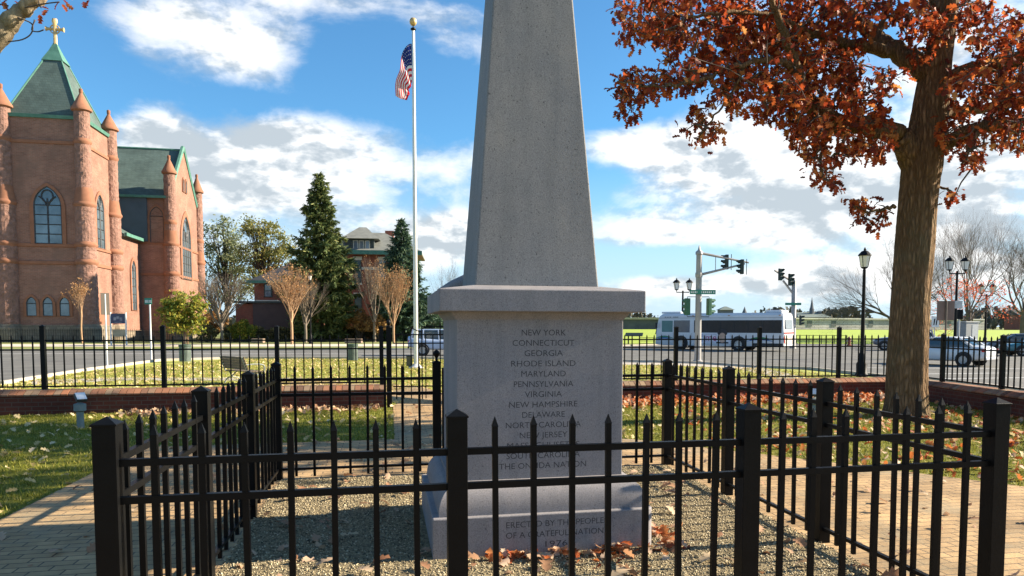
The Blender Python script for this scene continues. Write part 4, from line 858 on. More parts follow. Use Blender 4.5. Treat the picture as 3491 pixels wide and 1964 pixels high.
def car(label, loc, rz, paint, suv=False, L=4.75, wd=1.82, name='car'):
    t = thing(name, label, 'car', loc, rz); h = wd/2; zr_ = 1.72 if suv else 1.45; bz = .14 if suv else 0; s = L/4.75
    st = [(-2.36, .48, .60, .80, .74), (-2.28, .34, .74, .97, .86), (-1.9, .25, .82, 1.03, .95), (-1.2, .22, .84, 1.0, 1), (0, .21, .83, .95, 1), (1.0, .21, .82, .94, 1), (1.6, .22, .78, .88, .98), (2.1, .26, .70, .79, .92), (2.33, .38, .60, .68, .80)]
    if suv: st[0] = (-2.36, .5, .75, 1.05, .82); st[1] = (-2.30, .40, .85, 1.12, .9); st[2] = (-1.9, .33, .9, 1.1, .97)
    rs = []
    for x, zb, zs, zt, f in st:
        w_ = h*f; zb += bz; zs += bz; zt += bz; x *= s
        rs.append([(x, -w_*.86, zb), (x, -w_*.98, zb+.10), (x, -w_, (zb+zs)/2), (x, -w_*.99, zs), (x, -w_*.86, zt), (x, 0, zt+.03), (x, w_*.86, zt), (x, w_*.99, zs), (x, w_, (zb+zs)/2), (x, w_*.98, zb+.10), (x, w_*.86, zb)])
    b_ = MB().rings(rs).build('body', paint, t, True, 0, 180); md = b_.modifiers.new('sub', 'SUBSURF'); md.levels = 2; md.render_levels = 2
    xb0, xb1, xt0, xt1 = (-2.2, 1.05, -1.95, .15) if suv else (-1.85, 1.10, -.98, .22)
    zb = .96+bz-.06; N = 12
    def rr_(x0, x1, hy, z, e=.16):
        return [((x0+e)*s, -hy, z), ((x1-e)*s, -hy, z), (x1*s, -hy+e*1.2, z), (x1*s, hy-e*1.2, z), ((x1-e)*s, hy, z), ((x0+e)*s, hy, z), (x0*s, hy-e*1.2, z), (x0*s, -hy+e*1.2, z)]
    MB().rings([rr_(xb0, xb1, h*.87, zb), rr_((xb0+xt0*1.2)/2.2, (xb1+xt1*1.1)/2.1, h*.80, (zb+zr_)/2+.03), rr_(xt0, xt1, h*.66, zr_-.05)]).build('windows', car_glass, t, True, 0, 35)
    MB().rings([rr_(xt0-.10, xt1+.10, h*.685, zr_-.07), rr_(xt0-.04, xt1+.04, h*.67, zr_-.02, .2), rr_(xt0+.25, xt1-.25, h*.45, zr_, .2)]).build('roof', paint, t, True, 0, 50)
    PL = lambda pts, rr: MB().tube(pts, rr, 5).build('pillar', paint, t, True)
    for y in (-1, 1):
        PL([((xb1-.02)*s, y*h*.80, zb), ((xt1+.06)*s, y*h*.655, zr_-.04)], .035); PL([((xb0+.06)*s, y*h*.82, zb+.02), ((xt0-.04)*s, y*h*.66, zr_-.04)], .075); PL([(-.35*s, y*h*.885, zb), (-.40*s, y*h*.685, zr_-.05)], .035)
        if suv: PL([(-1.35*s, y*h*.885, zb), (-1.35*s, y*h*.685, zr_-.05)], .05)
    r = .36 if suv else .325
    for x in (-1.40, 1.42):
        for sd in (1, -1):
            MB().lathe([(.001, 0), (r*1.2, 0), (r*1.2, .012), (.001, .012)], 24).build('wheel_arch', trim_b, t).matrix_local = Matrix.Translation((x*s, sd*(h-.008), r+.02)) @ Matrix.Rotation(R(-90)*sd, 4, 'X')
            wheel(t, x*s, sd*(h-.045), r, .22, sd)
    for y in (-1, 1):
        MB().box((-2.235*s, y*h*.68, .80+bz), (.16, h*.40, .15)).build('tail_light', lamp_red, t, False, .03); MB().box((2.14*s, y*h*.66, .66+bz), (.20, h*.36, .12)).build('headlight', head_m, t, False, .03)
        MB().box((.72*s, y*(h+.06), zb+.06), (.14, .18, .12)).build('mirror', paint, t, False, .03)
    MB().bx(-2.36*s, -2.28*s, -h*.75, h*.75, .33+bz, .46+bz).build('rear_bumper', trim_b if suv else paint, t, False, .03); MB().bx(-2.335*s, -2.31*s, -.26, .26, .66+bz, .78+bz).build('number_plate', sign_w, t)
    return t
white_car = M('white_car_paint', (.66, .67, .68), None, 2, .3, coat=.6); navy_car = M('grey_blue_car_paint', (.10, .12, .16), None, 2, .3, coat=.6); teal_car = M('teal_car_paint', (.03, .16, .20), None, 2, .3, coat=.6); ice_car = M('pale_blue_car_paint', (.42, .50, .66), None, 2, .3, coat=.6)
hd = R(180-52); P = gnd(2425, 922); hv = Vector((math.cos(hd), math.sin(hd), 0)); ln = Vector((-hv.y, hv.x, 0))
car('white sedan with red tail lights passing behind the oak trunk', P+hv*1.42-ln*.85, hd, white_car)
P = Vector((at(2272, 870, 61).x, 61, -.35)); car('dark grey blue sport utility car partly hidden by the oak trunk', P, R(180-24), navy_car, True)
P = Vector((at(2556, 870, 55).x, 55, -.35)); car('dark blue grey sedan with its headlight toward the field, at the right edge', P, R(180-12), navy_car)
P = Vector((at(2615, 870, 50).x, 50, -.35)); car('teal sedan cut off by the right edge of the photo', P, R(180-10), teal_car)
P = Vector((at(1118, 892, 49).x, 49, -.35)); car('pale blue sport utility car half hidden by the pedestal, right of the flagpole', P, R(8), ice_car, True)
BW, BL, BH = 2.55, 11.0, 3.0; bus_w = M('bus_white', (.66, .67, .70), (.6, .61, .64), 1, .35, coat=.3)
bus = thing('bus', 'white city bus with a dark window band and a portrait advert on its side', 'bus', (14.4, 61.2, -.35), R(180-35))
hb_ = BW/2; st = [(-5.5, .42, 2.90, .97), (-5.35, .36, 3.0, 1), (0, .34, 3.0, 1), (4.6, .34, 3.0, 1), (5.1, .36, 2.96, .99), (5.42, .42, 2.75, .95)]; rs = []
for x, zb, zt5, f in st:
    w_ = hb_*f; xf = x
    sl_ = .28 if x > 5 else (.10 if x < -5.2 else 0)
    rs.append([(x, -w_*.95, zb), (x, -w_, zb+.15), (x-(sl_*.35 if x > 0 else 0), -w_, 1.4), (x-sl_*(1 if x > 0 else -1), -w_*.98, zt5-.2), (x-sl_*(1 if x > 0 else -1)*1.1, -w_*.86, zt5), (x-sl_*(1 if x > 0 else -1)*1.1, w_*.86, zt5), (x-sl_*(1 if x > 0 else -1), w_*.98, zt5-.2), (x-(sl_*.35 if x > 0 else 0), w_, 1.4), (x, w_, zb+.15), (x, w_*.95, zb)])
MB().rings(rs).build('body', bus_w, bus, True, 0, 30)
bg_ = M('bus_glass', (.035, .028, .032), (.02, .018, .02), .8, .25, spec=.25); fx = lambda f: 5.5-11*f; yl = hb_+.006
MB().bx(fx(.985), fx(.33), hb_-.02, yl, 1.42, 2.42).build('side_window', bg_, bus); MB().bx(fx(.295), fx(.165), hb_-.02, yl, 1.42, 2.42).build('side_window', M('bus_glass_blue', (.07, .09, .13), (.04, .05, .08), .8, .1, spec=.8), bus)
MB().bx(fx(.155), fx(.065), hb_-.02, yl, 1.45, 2.40).build('driver_window', M('teal_glass', (.07, .20, .21), (.05, .15, .16), .8, .15), bus)
m = MB()
for f in (.43, .535, .64, .745, .85, .93): m.bx(fx(f)-.03, fx(f)+.03, yl+.001, yl+.01, 1.42, 2.42)
m.build('window_bar', trim_b, bus)
MB().bx(fx(.985), fx(.33), -yl, -hb_+.02, 1.42, 2.42).build('side_window', bg_, bus)
m = MB(); m.M = Matrix.Translation((5.40, 0, 0)); m.prism([(.06, -1.12, 1.25), (.06, 1.12, 1.25), (-.26, 1.12, 2.55), (-.26, -1.12, 2.55)], (.03, 0, 0)); m.build('windscreen', M('green_glass', (.05, .10, .07), (.03, .06, .045), 1, .1, spec=.8), bus)
MB().prism([(-5.512, -.85, 1.75), (-5.512, .85, 1.75), (-5.45, .85, 2.45), (-5.45, -.85, 2.45)], (-.02, 0, 0)).build('rear_window', M('rear_glass', (.22, .25, .28), (.16, .18, .2), 1, .2), bus)
MB().bx(-5.525, -5.49, -1.15, 1.15, 1.38, 1.48).build('red_band', lamp_red, bus)
MB().bx(-5.535, -5.50, -1.0, 1.0, .60, 1.30).build('rear_grille', M('grille_white', (.6, .56, .5), (.36, .3, .26), 8, .7, stretch=(1, 1, .12)), bus)
for y in (-1.1, 1.1): MB().box((-5.51, y, .9), (.06, .12, .5)).build('tail_light', lamp_red, bus)
MB().bx(3.2, 5.0, -.95, .95, 3.0, 3.16).build('roof_unit', bus_w, bus, False, .06); MB().bx(-5.2, -3.9, -.85, .85, 3.0, 3.2).build('roof_unit', bus_w, bus, False, .06); MB().bx(-4.9, -4.2, -.5, .5, 3.201, 3.28).build('roof_vent', trim_b, bus)
for f in (.225, .675):
    for sd in (1, -1):
        MB().lathe([(.001, 0), (.62, 0), (.62, .012), (.001, .012)], 24).build('wheel_arch', trim_b, bus).matrix_local = Matrix.Translation((fx(f), sd*(hb_-.004), .55)) @ Matrix.Rotation(R(-90)*sd, 4, 'X')
        wheel(bus, fx(f), sd*(hb_-.05), .50, .26, sd)
MB().bx(fx(.995), fx(.78), hb_-.01, yl, .40, .62).build('skirt', trim_b, bus)
gr_m = M('stripe_green', (.03, .22, .10)); bl_m = M('stripe_blue', (.05, .16, .38))
def wave(x0, x1, z, a, th, mat):
    m = MB(); n = 10
    for k in range(n):
        f0, f1 = k/n, (k+1)/n; z0, z1 = z+a*math.sin(f0*math.pi), z+a*math.sin(f1*math.pi); X0, X1 = x0+(x1-x0)*f0, x0+(x1-x0)*f1
        t0, t1 = th*(.25+.75*math.sin(f0*math.pi)), th*(.25+.75*math.sin(f1*math.pi)); m.face([(X0, yl+.002, z0), (X1, yl+.002, z1), (X1, yl+.002, z1+t1), (X0, yl+.002, z0+t0)])
    m.build('stripe', mat, bus)
wave(fx(0.01), fx(.165), .90, .12, .12, gr_m); wave(fx(0.01), fx(.165), .80, .10, .12, bl_m); wave(fx(.735), fx(.93), .85, .14, .12, gr_m); wave(fx(.735), fx(.93), .74, .12, .12, bl_m)
ad = MB().bx(fx(.61), fx(.345), hb_, yl+.003, .55, 1.36).build('advert', M('advert_white', (.74, .72, .78), None, 2, .5), bus)
ts = text('me', .80, M('advert_magenta', (.50, .02, .14)), ad, (fx(.465), yl+.006, 1.0), (math.pi/2, 0, math.pi), 'lettering', ext=.001)
m = MB()
for x0_, x1_, z0_, z1_ in ((.425, .423, .66, 1.3), (.505, .503, .66, 1.3), (.503, .425, .655, .675), (.503, .425, 1.285, 1.3)): m.bx(fx(x0_), fx(x1_), yl+.004, yl+.006, z0_, z1_)
for z0_ in (1.2, 1.1, .70): m.bx(fx(.405), fx(.365), yl+.004, yl+.006, z0_, z0_+.05)
m.build('advert_line', M('advert_blue', (.18, .2, .45)), ad)
def disc(m, cx_, cz_, rx, rz_, y): m.face([(cx_+rx*math.cos(R(a)), y, cz_+rz_*math.sin(R(a))) for a in range(0, 360, 20)])
m = MB(); disc(m, fx(.553), 1.42, .42, .30, yl+.010); disc(m, fx(.553), 1.62, .22, .08, yl+.011); m.bx(fx(.60), fx(.507), yl+.004, yl+.009, .56, .68); m.build('portrait_hair', M('print_black', (.03, .025, .03)), ad)
m = MB(); disc(m, fx(.553), 1.02, .30, .40, yl+.012); m.build('portrait_face', M('print_skin', (.70, .45, .33), (.52, .32, .23), 3, .6), ad)
m = MB()
for f in (.06, .16, .31, .62, .735, .93): m.bx(fx(f)-.008, fx(f)+.008, yl+.0005, yl+.0025, .45, 1.38)
m.bx(fx(.99), fx(.02), yl+.0005, yl+.0025, 2.60, 2.625); m.build('panel_seam', M('seam_grey', (.25, .26, .28)), bus)
m = MB()
for a_ in (.095, .115, .135, .165, .18, .195): m.bx(fx(a_)-.07, fx(a_)+.07, yl+.0005, yl+.003, 2.66, 2.72)
m.build('small_lettering', M('letter_grey', (.16, .17, .2)), bus)
for f in (.03, .32, .6, .97): MB().box((fx(f), hb_, 2.80), (.14, .03, .05)).build('marker_lamp', M('amber_lamp', (.5, .2, .03)), bus)
MB().box((5.2, hb_+.2, 2.0), (.1, .25, .45)).build('mirror', trim_b, bus, False, .03)
# ---------------------------------------------------------------- trees
def bark_mat(name, c1, c2, sc_, bst=1.0, dist=.05, stretch=(1, 1, .16)):
    m, t, b = base_mat(name); v = coords(t); vs = t.vec(v, stretch)
    n = t.noise(vs, sc_, 7, .68, .6); vo = t.n('ShaderNodeTexVoronoi', feature='DISTANCE_TO_EDGE'); t.l(t.vec(v, (1, 1, .22)), vo.inputs['Vector']); vo.inputs['Scale'].default_value = sc_*1.1
    e = t.ramp(t.m('ADD', vo.outputs['Distance'], t.m('MULTIPLY', t.m('SUBTRACT', n, .5), .5)), [(0, (0, 0, 0)), (.3, (1, 1, 1))])
    col = t.mix(1.0, t.ramp(n, [(.32, c2), (.62, c1)]), t.mix(e, (.66, .63, .6), (1.06, 1.03, 1.0)), 'MULTIPLY')
    big = t.noise(v, 1.7, 4); col = t.mix(t.ramp(big, [(.5, (0, 0, 0)), (.75, (.45, .45, .45))]), col, (.16, .17, .10))
    t.l(col, b.inputs['Base Color']); b.inputs['Roughness'].default_value = .95; b.inputs['Specular IOR Level'].default_value = .15
    bump(t, b, t.m('ADD', t.m('MULTIPLY', e, .8), n), bst, dist); return m
oak_bark = bark_mat('oak_bark', (.32, .205, .112), (.165, .105, .058), 17)
pale_bark = bark_mat('pale_bark', (.50, .40, .27), (.16, .12, .08), 9, .7, .03, (1, 1, .5))
oak_leaf = island_mat('oak_leaf', [(0, (.095, .020, .012)), (.3, (.23, .038, .015)), (.6, (.37, .066, .020)), (.85, (.49, .13, .032)), (1, (.57, .27, .09))], .55, .5, .3)
twig_m = M('twig_bark', (.10, .075, .055), (.065, .05, .04), 6, .9)
OB = gnd(2283, 1046, 0); OY = OB.y
oak = thing('oak_tree', 'large oak with russet leaves standing on the lawn right of the monument', 'tree', OB)
rel = lambda x, y, Y: at(x, y, Y) - OB
sD = 1.3552*OY/F
tpts = [(2280, 1046, 124), (2280, 1030, 112), (2281, 1000, 104), (2283, 909, 98), (2290, 765, 94), (2301, 622, 94), (2310, 500, 92), (2319, 420, 96), (2332, 330, 90), (2345, 240, 82), (2358, 150, 70), (2375, 60, 58), (2392, -60, 48), (2410, -250, 36), (2440, -480, 18)]
cen = smooth_path([rel(x, y, OY) for x, y, w_ in tpts], 10); wids = [w_ for x, y, w_ in tpts]; rs = []
nseg = 72; ph = [rnd.uniform(0, 6.28) for _ in range(12)]
for i, c in enumerate(cen):
    k = min(len(wids)-1.001, i/10); a = int(k); r = (wids[a]*(1-(k-a))+wids[a+1]*(k-a))*sD/2*.96; ring = []
    for j in range(nseg):
        th = 2*math.pi*j/nseg
        rg = .020*math.sin(th*11+ph[0]+.8*math.sin(i*.33))+.016*math.sin(th*19+ph[1]+1.1*math.sin(i*.27+1))+.012*math.sin(th*31+ph[2]+i*.21)+.010*rnd.uniform(-1, 1)
        fl = .10*max(0, 1-i/12)**2*math.sin(th*5+1.1)
        ring.append((c.x+r*(1+rg+fl)*math.cos(th), c.y+r*(1+rg+fl)*math.sin(th), c.z))
    rs.append(ring)
MB().rings(rs).build('trunk', oak_bark, oak, True, 0, 180)
limbs = [  # survey x, y, depth offset, width
    [(2300, 410, 0, 70), (2266, 352, -.1, 56), (2200, 322, -.3, 46), (2108, 307, -.6, 38), (2065, 282, -.8, 32), (2027, 239, -1.0, 28), (2001, 149, -1.2, 22), (1959, 51, -1.5, 16), (1925, -60, -1.8, 10)],
    [(2345, 200, 0, 62), (2309, 162, .1, 52), (2245, 124, .4, 44), (2202, 90, .7, 36), (2151, 47, 1.0, 28), (2090, -20, 1.4, 20), (2010, -120, 1.8, 10)],
    [(2262, 136, .3, 34), (2138, 111, .1, 26), (2074, 94, -.2, 22), (2010, 73, -.6, 17), (1946, 43, -.9, 14), (1848, 30, -1.3, 9), (1720, 45, -1.6, 5)],
    [(2010, 180, -1.1, 18), (1960, 155, -1.3, 14), (1882, 158, -1.5, 11), (1775, 196, -1.7, 9), (1715, 213, -1.9, 7), (1647, 218, -2.0, 5), (1560, 205, -2.1, 3)],
    [(2340, 230, 0, 52), (2398, 192, -.2, 40), (2501, 162, -.6, 34), (2590, 135, -1.0, 28), (2760, 60, -1.6, 18), (2900, -60, -2, 8)],
    [(2350, 290, 0, 40), (2386, 282, .3, 30), (2458, 273, .7, 24), (2590, 252, 1.3, 18), (2740, 220, 1.8, 9)],
    [(2325, 400, 0, 50), (2377, 363, -.3, 34), (2437, 329, -.7, 26), (2522, 312, -1.2, 22), (2600, 305, -1.7, 16), (2720, 290, -2.1, 7)],
    [(2385, 20, 0, 44), (2300, -90, .8, 30), (2180, -220, 1.6, 18), (2060, -330, 2.2, 8)],
    [(2395, -60, 0, 40), (2500, -180, -.8, 28), (2640, -300, -1.4, 16), (2760, -380, -1.8, 7)],
    [(2390, -10, 0, 36), (2410, -120, -1.5, 26), (2380, -230, -3.0, 16), (2330, -330, -4.2, 7)],
    [(2390, -30, 0, 36), (2400, -130, 1.6, 26), (2430, -220, 3.2, 16), (2450, -300, 4.6, 7)],
    [(2108, 307, -.6, 20), (2080, 350, -.7, 13), (2062, 400, -.8, 8), (2070, 450, -.8, 4)], [(2150, 312, -.5, 18), (2140, 260, -.2, 12), (2110, 210, 0, 8), (2085, 170, .2, 5)],
    [(1882, 158, -1.5, 8), (1850, 210, -1.5, 6), (1800, 290, -1.5, 4), (1770, 330, -1.5, 3)], [(2252, 520, -.3, 10), (2215, 528, -.5, 7), (2175, 530, -.7, 5), (2145, 515, -.8, 3)], [(2362, 470, .2, 7), (2385, 478, .3, 5), (2396, 500, .4, 3)],
    [(2465, 320, -.9, 14), (2440, 370, -1.0, 9), (2420, 410, -1.1, 5)], [(2202, 90, .7, 18), (2230, 40, .8, 12), (2250, -30, .9, 7)]]
LP = []
for L in limbs:
    pts = smooth_path([rel(x, y, OY+dy) for x, y, dy, w_ in L], 6); wd = [w_ for *_, w_ in L]; rad = []
    for i in range(len(pts)):
        k = min(len(wd)-1.001, i/6); a = int(k); rad.append((wd[a]*(1-(k-a))+wd[a+1]*(k-a))*sD/2)
    MB().tube([p+Vector((rnd.gauss(0, .02), rnd.gauss(0, .02), rnd.gauss(0, .02))) for p in pts], rad, 12).build('limb', oak_bark, oak, True, 0, 180)
    LP += [(p, r) for p, r in zip(pts[3:], rad[3:])]
LPA = np.array([tuple(p) for p, r in LP])
blobs_o = [(1640, 30, 110, 50), (1600, 85, 50, 35), (1760, 55, 130, 70), (1680, 70, 60, 40), (1600, 210, 62, 36), (1588, 262, 40, 36), (1690, 215, 70, 34), (1715, 165, 46, 50), (1790, 180, 66, 56), (1850, 120, 90, 60), (1768, 332, 48, 28), (1760, 285, 30, 25), (1835, 235, 45, 32),
    (1900, 55, 130, 60), (1905, 225, 85, 58), (1950, 150, 110, 80), (2000, 265, 90, 62), (2080, 200, 100, 75), (2100, 315, 90, 58), (2040, 340, 62, 50), (2062, 410, 46, 34), (2092, 452, 36, 26), (2180, 330, 76, 58), (2165, 382, 56, 30), (2180, 250, 60, 50), (2050, 75, 130, 70), (2170, 35, 100, 45), (2125, 150, 60, 40),
    (2330, 95, 60, 80), (2300, 30, 60, 40), (2440, 55, 130, 60), (2500, 200, 100, 75), (2560, 250, 70, 90), (2420, 225, 56, 44), (2460, 330, 95, 50), (2425, 395, 52, 30), (2560, 345, 50, 45), (2152, 520, 36, 18), (2190, 545, 40, 34), (2390, 490, 16, 22), (2560, 120, 60, 60), (2240, 200, 30, 30), (2010, 20, 90, 50)]
W = []; areas = [rx*ry for *_, rx, ry in blobs_o]
for (bx_, by_, rx, ry), ar_ in zip(blobs_o, areas):
    n = int(ar_*math.pi/295)
    for _ in range(n):
        a, q = rnd.uniform(0, 6.28), math.sqrt(rnd.random())
        W.append(tuple(rel(bx_+rx*q*math.cos(a), by_+ry*q*math.sin(a), OY+rnd.gauss(-.5 if by_ > 150 else .1, .85 if by_ < 480 else .25))))
n_in = len(W)
cc = rel(2395, -40, OY)                      # the rest of the crown, above and beside the frame
k = 0
while k < 1700:
    v = Vector((rnd.gauss(0, 1), rnd.gauss(0, 1), rnd.gauss(0, 1))).normalized()*rnd.uniform(.55, 1)**.6
    p = cc + Vector((v.x*5.6, v.y*5.2, v.z*4.2+1.2)); wp_ = p + OB
    if wp_.y < 3 or p.z < 4.2: continue
    c_ = (wp_ - Vector((0, 0, CAMH))); d_ = c_.y*math.cos(PITCH) - c_.z*math.sin(PITCH); vy = -(c_.y*math.sin(PITCH)+c_.z*math.cos(PITCH))/d_*F+CY; vx = c_.x/d_*F+CX
    if vy > -20 and vx < IW+60: continue
    W.append(tuple(p)); k += 1
W = np.array(W)
tw = MB(); dl = np.array([np.linalg.norm(LPA - q, axis=1).min() for q in W]); order = np.argsort(dl)
nodes = [tuple(q) for q in LPA]; keep = []
for cnt, i in enumerate(order):
    if i >= n_in and cnt % 2: continue
    A_ = np.array(nodes); d = np.linalg.norm(A_ - W[i], axis=1); j = int(d.argmin())
    if d[j] > (3.0 if i < n_in else 1.6): continue
    p0 = Vector(nodes[j]); p1 = Vector(W[i]); mid = p0.lerp(p1, .5)+Vector((rnd.gauss(0, .12), rnd.gauss(0, .12), .08+rnd.gauss(0, .08)))*min(.6, d[j])
    r0 = .005+.007*max(0, 1.4-dl[i]); tw.tube([p0, mid, p1], [r0*1.5, r0*1.15, .004], 4, False)
    nodes.append(tuple(mid)); nodes.append(tuple(p1))
tw.build('twigs', twig_m, oak, True, 0, 180)
LV, LF = leaf_template(7, 1.0); LV = LV.copy(); LV[:, 1] += .5; LV[:, 0] *= .95
per = 7; cen_ = np.repeat(W, per, 0); n = len(cen_); cen_ = cen_ + nr.normal(0, .055, (n, 3))
yaw = nr.uniform(0, 6.28, n); pit = nr.normal(-.75, .6, n)
Vv, Ff = scatter(LV, LF, cen_, rotm(yaw, pit, nr.normal(0, .9, n)), np.where(np.arange(n) < n_in*per, nr.uniform(.085, .165, n), nr.uniform(.13, .22, n)))
kind(mesh_np('leaves', Vv, Ff, oak_leaf, oak), 'stuff')

def grow(mb, p, d, L, r, depth, spread, up, tips, nseg=4, kids=(2, 3), sides=5, shrink=.72, wig=.12):
    pts = [p]; rad = [r]; q = p.copy(); dd = d.normalized()
    for k in range(nseg):
        dd = (dd + Vector((rnd.gauss(0, wig), rnd.gauss(0, wig), rnd.gauss(0, wig)+up))).normalized(); q = q + dd*(L/nseg); pts.append(q.copy()); rad.append(r*(1-.42*(k+1)/nseg))
    mb.tube(pts, rad, sides if depth > 1 else 3, False)
    if depth <= 0: tips.append(q); return
    for k in range(rnd.randint(*kids)):
        a = rnd.uniform(0, 6.28); t = dd.cross(Vector((math.cos(a), math.sin(a), .3))).normalized(); nd = (dd + t*spread*rnd.uniform(.6, 1.3)).normalized()
        i = rnd.randint(max(1, nseg-2), nseg); grow(mb, pts[i], nd, L*shrink*rnd.uniform(.8, 1.15), rad[i]*.66, depth-1, spread, up, tips, max(2, nseg-1), kids, sides, shrink, wig)
    if depth > 0: grow(mb, q, dd, L*shrink, rad[-1]*.8, depth-1, spread, up, tips, max(2, nseg-1), kids, sides, shrink, wig)
def bare_tree(label, x, yb, ytop, Y, mat, half, depth=5, trunk=.3, r=.16, spread=.5, up=.04, z0=-.35, group=None, kids=(2, 3), vase=False, leaves_=None, nl=0, lsz=.2, rtwig=1.0):
    p = Vector((at(x, 800, Y).x, Y, z0)); Ht = at(x, ytop, Y).z - z0
    t = thing('bare_tree', label, 'tree', p, 0, group); tr = MB(); h0 = Ht*trunk
    tr.tube(smooth_path([(0, 0, -.2), (rnd.gauss(0, .05), 0, h0*.5), (0, 0, h0), (rnd.gauss(0, .06), 0, h0*1.35)], 4), [r*1.25]+[r*1.0]*8+[r*.85]*4, 9); tr.build('trunk', mat, t, True, 0, 180)
    b = MB(); tips = []; hw_ = half*1.3552*Y/F
    if vase:
        n = 10
        for k in range(n):
            a = 2*math.pi*k/n+rnd.uniform(-.2, .2); tl = rnd.uniform(.10, .55); d = Vector((math.cos(a)*tl, math.sin(a)*tl, 1)); z = h0*rnd.uniform(.75, 1.3)
            grow(b, Vector((0, 0, z)), d, (Ht-z)*.40, r*.5, 3, .30, .07, tips, 4, (3, 4), 4, .66, .07)
    else:
        for k in range(5):
            a = 2*math.pi*k/5+rnd.uniform(-.5, .5); z = h0*rnd.uniform(.7, 1.35); ln_ = (Ht-z)*.36
            tl = hw_/(Ht-h0)*1.35; grow(b, Vector((0, 0, z)), Vector((math.cos(a)*tl, math.sin(a)*tl, rnd.uniform(.5, 1.1))), ln_, r*.55, depth, spread, up, tips, 4, kids, 4, .76, .13)
        grow(b, Vector((0, 0, h0*1.3)), Vector((0, 0, 1)), (Ht-h0)*.36, r*.7, depth, spread, up, tips, 4, kids, 4, .72, .1)
    # fit the crown to the height and width measured for it
    V = np.array(b.v); top = V[:, 2].max(); f = (Ht-h0*.7)/(top-h0*.7); hwm = np.percentile(np.abs(V[:, 0]), 97)
    V[:, 2] = np.where(V[:, 2] > h0*.7, h0*.7+(V[:, 2]-h0*.7)*f, V[:, 2]); V[:, :2] *= hw_/hwm; b.v = [tuple(v) for v in V]
    b.build('crown', mat, t, True, 0, 180)
    if leaves_:
        Tp = np.array([tuple(v) for v in tips]); Tp[:, 2] = h0*.7+(Tp[:, 2]-h0*.7)*f; Tp[:, :2] *= hw_/hwm; Tp = Tp[nr.integers(0, len(Tp), nl)] + nr.normal(0, .12, (nl, 3))
        V, Fq = scatter(LTV, LTF, Tp, rotm(nr.uniform(0, 6.28, nl), nr.normal(0, .8, nl), nr.normal(0, .8, nl)), nr.uniform(.6, 1.2, nl)*lsz)
        kind(mesh_np('leaves', V, Fq, leaves_, t), 'stuff')
    return t
tan_b = M('tan_twigs', (.42, .26, .14), (.30, .18, .10), 1.5, .9); grey_b = M('grey_twigs', (.22, .17, .125), (.15, .12, .09), 1.5, .9); dark_b = M('dark_twigs', (.15, .115, .095), (.09, .07, .06), 1.5, .9)
G1 = 'bare street trees along the far pavement'
tan_l = island_mat('tan_leaf', [(0, (.30, .15, .06)), (.5, (.42, .22, .09)), (1, (.5, .32, .16))], .8, .3)
bare_tree('thin bare sapling with tan twigs in front of the church corner turret', 205, 858, 698, 78, tan_b, 26, 3, .42, .09, .4, .06, group=G1, leaves_=tan_l, nl=500, lsz=.16)
bare_tree('bare grey vase shaped tree between the church and the dark garage', 556, 858, 676, 84, grey_b, 64, 4, .26, .17, .4, .06, group=G1, vase=True)
bare_tree('tan twigged vase shaped tree left of the slim street lamp', 733, 866, 662, 76, tan_b, 50, 4, .26, .13, .35, .08, group=G1, vase=True, leaves_=tan_l, nl=900, lsz=.16)
bare_tree('grey branched bare tree just behind the slim street lamp', 768, 862, 690, 84, grey_b, 44, 4, .26, .15, .4, .06, group=G1, vase=True)
bare_tree('pale grey bare tree in front of the house windows', 942, 852, 640, 88, grey_b, 44, 4, .24, .17, .35, .07, group=G1, vase=True, leaves_=tan_l, nl=250, lsz=.16)
bare_tree('tan twigged vase shaped tree left of the blue green spruce', 990, 858, 664, 82, tan_b, 42, 4, .26, .13, .35, .08, group=G1, vase=True, leaves_=tan_l, nl=900, lsz=.16)
bare_tree('distant bare tree showing between the spruce and the obelisk', 1128, 845, 640, 130, dark_b, 46, 4, .25, .22, .5, .05)
G2_ = 'tall bare trees beyond the field road'
bare_tree('wide bare tree rising just left of the oak trunk', 2246, 832, 545, 92, dark_b, 165, 6, .17, .40, .55, .03, group=G2_)
bare_tree('tall bare tree behind the twin lantern lamp right of the oak', 2434, 835, 505, 96, dark_b, 140, 5, .16, .32, .5, .05, group=G2_, kids=(3, 3))
bare_tree('bare tree with low limbs at the right edge behind the parked cars', 2575, 850, 535, 88, dark_b, 135, 5, .2, .32, .55, .04, group=G2_, kids=(3, 3))
red_l = island_mat('red_leaf', [(0, (.40, .05, .03)), (.5, (.62, .12, .05)), (1, (.68, .25, .10))], .7, .4)
bare_tree('small sparse tree with coral red leaves beyond the sedan', 2440, 850, 685, 68, dark_b, 112, 4, .3, .12, .6, .0, leaves_=red_l, nl=1500, lsz=.15)
tan2 = M('brush_twigs', (.26, .17, .09), (.18, .12, .07), 1.5, .9)
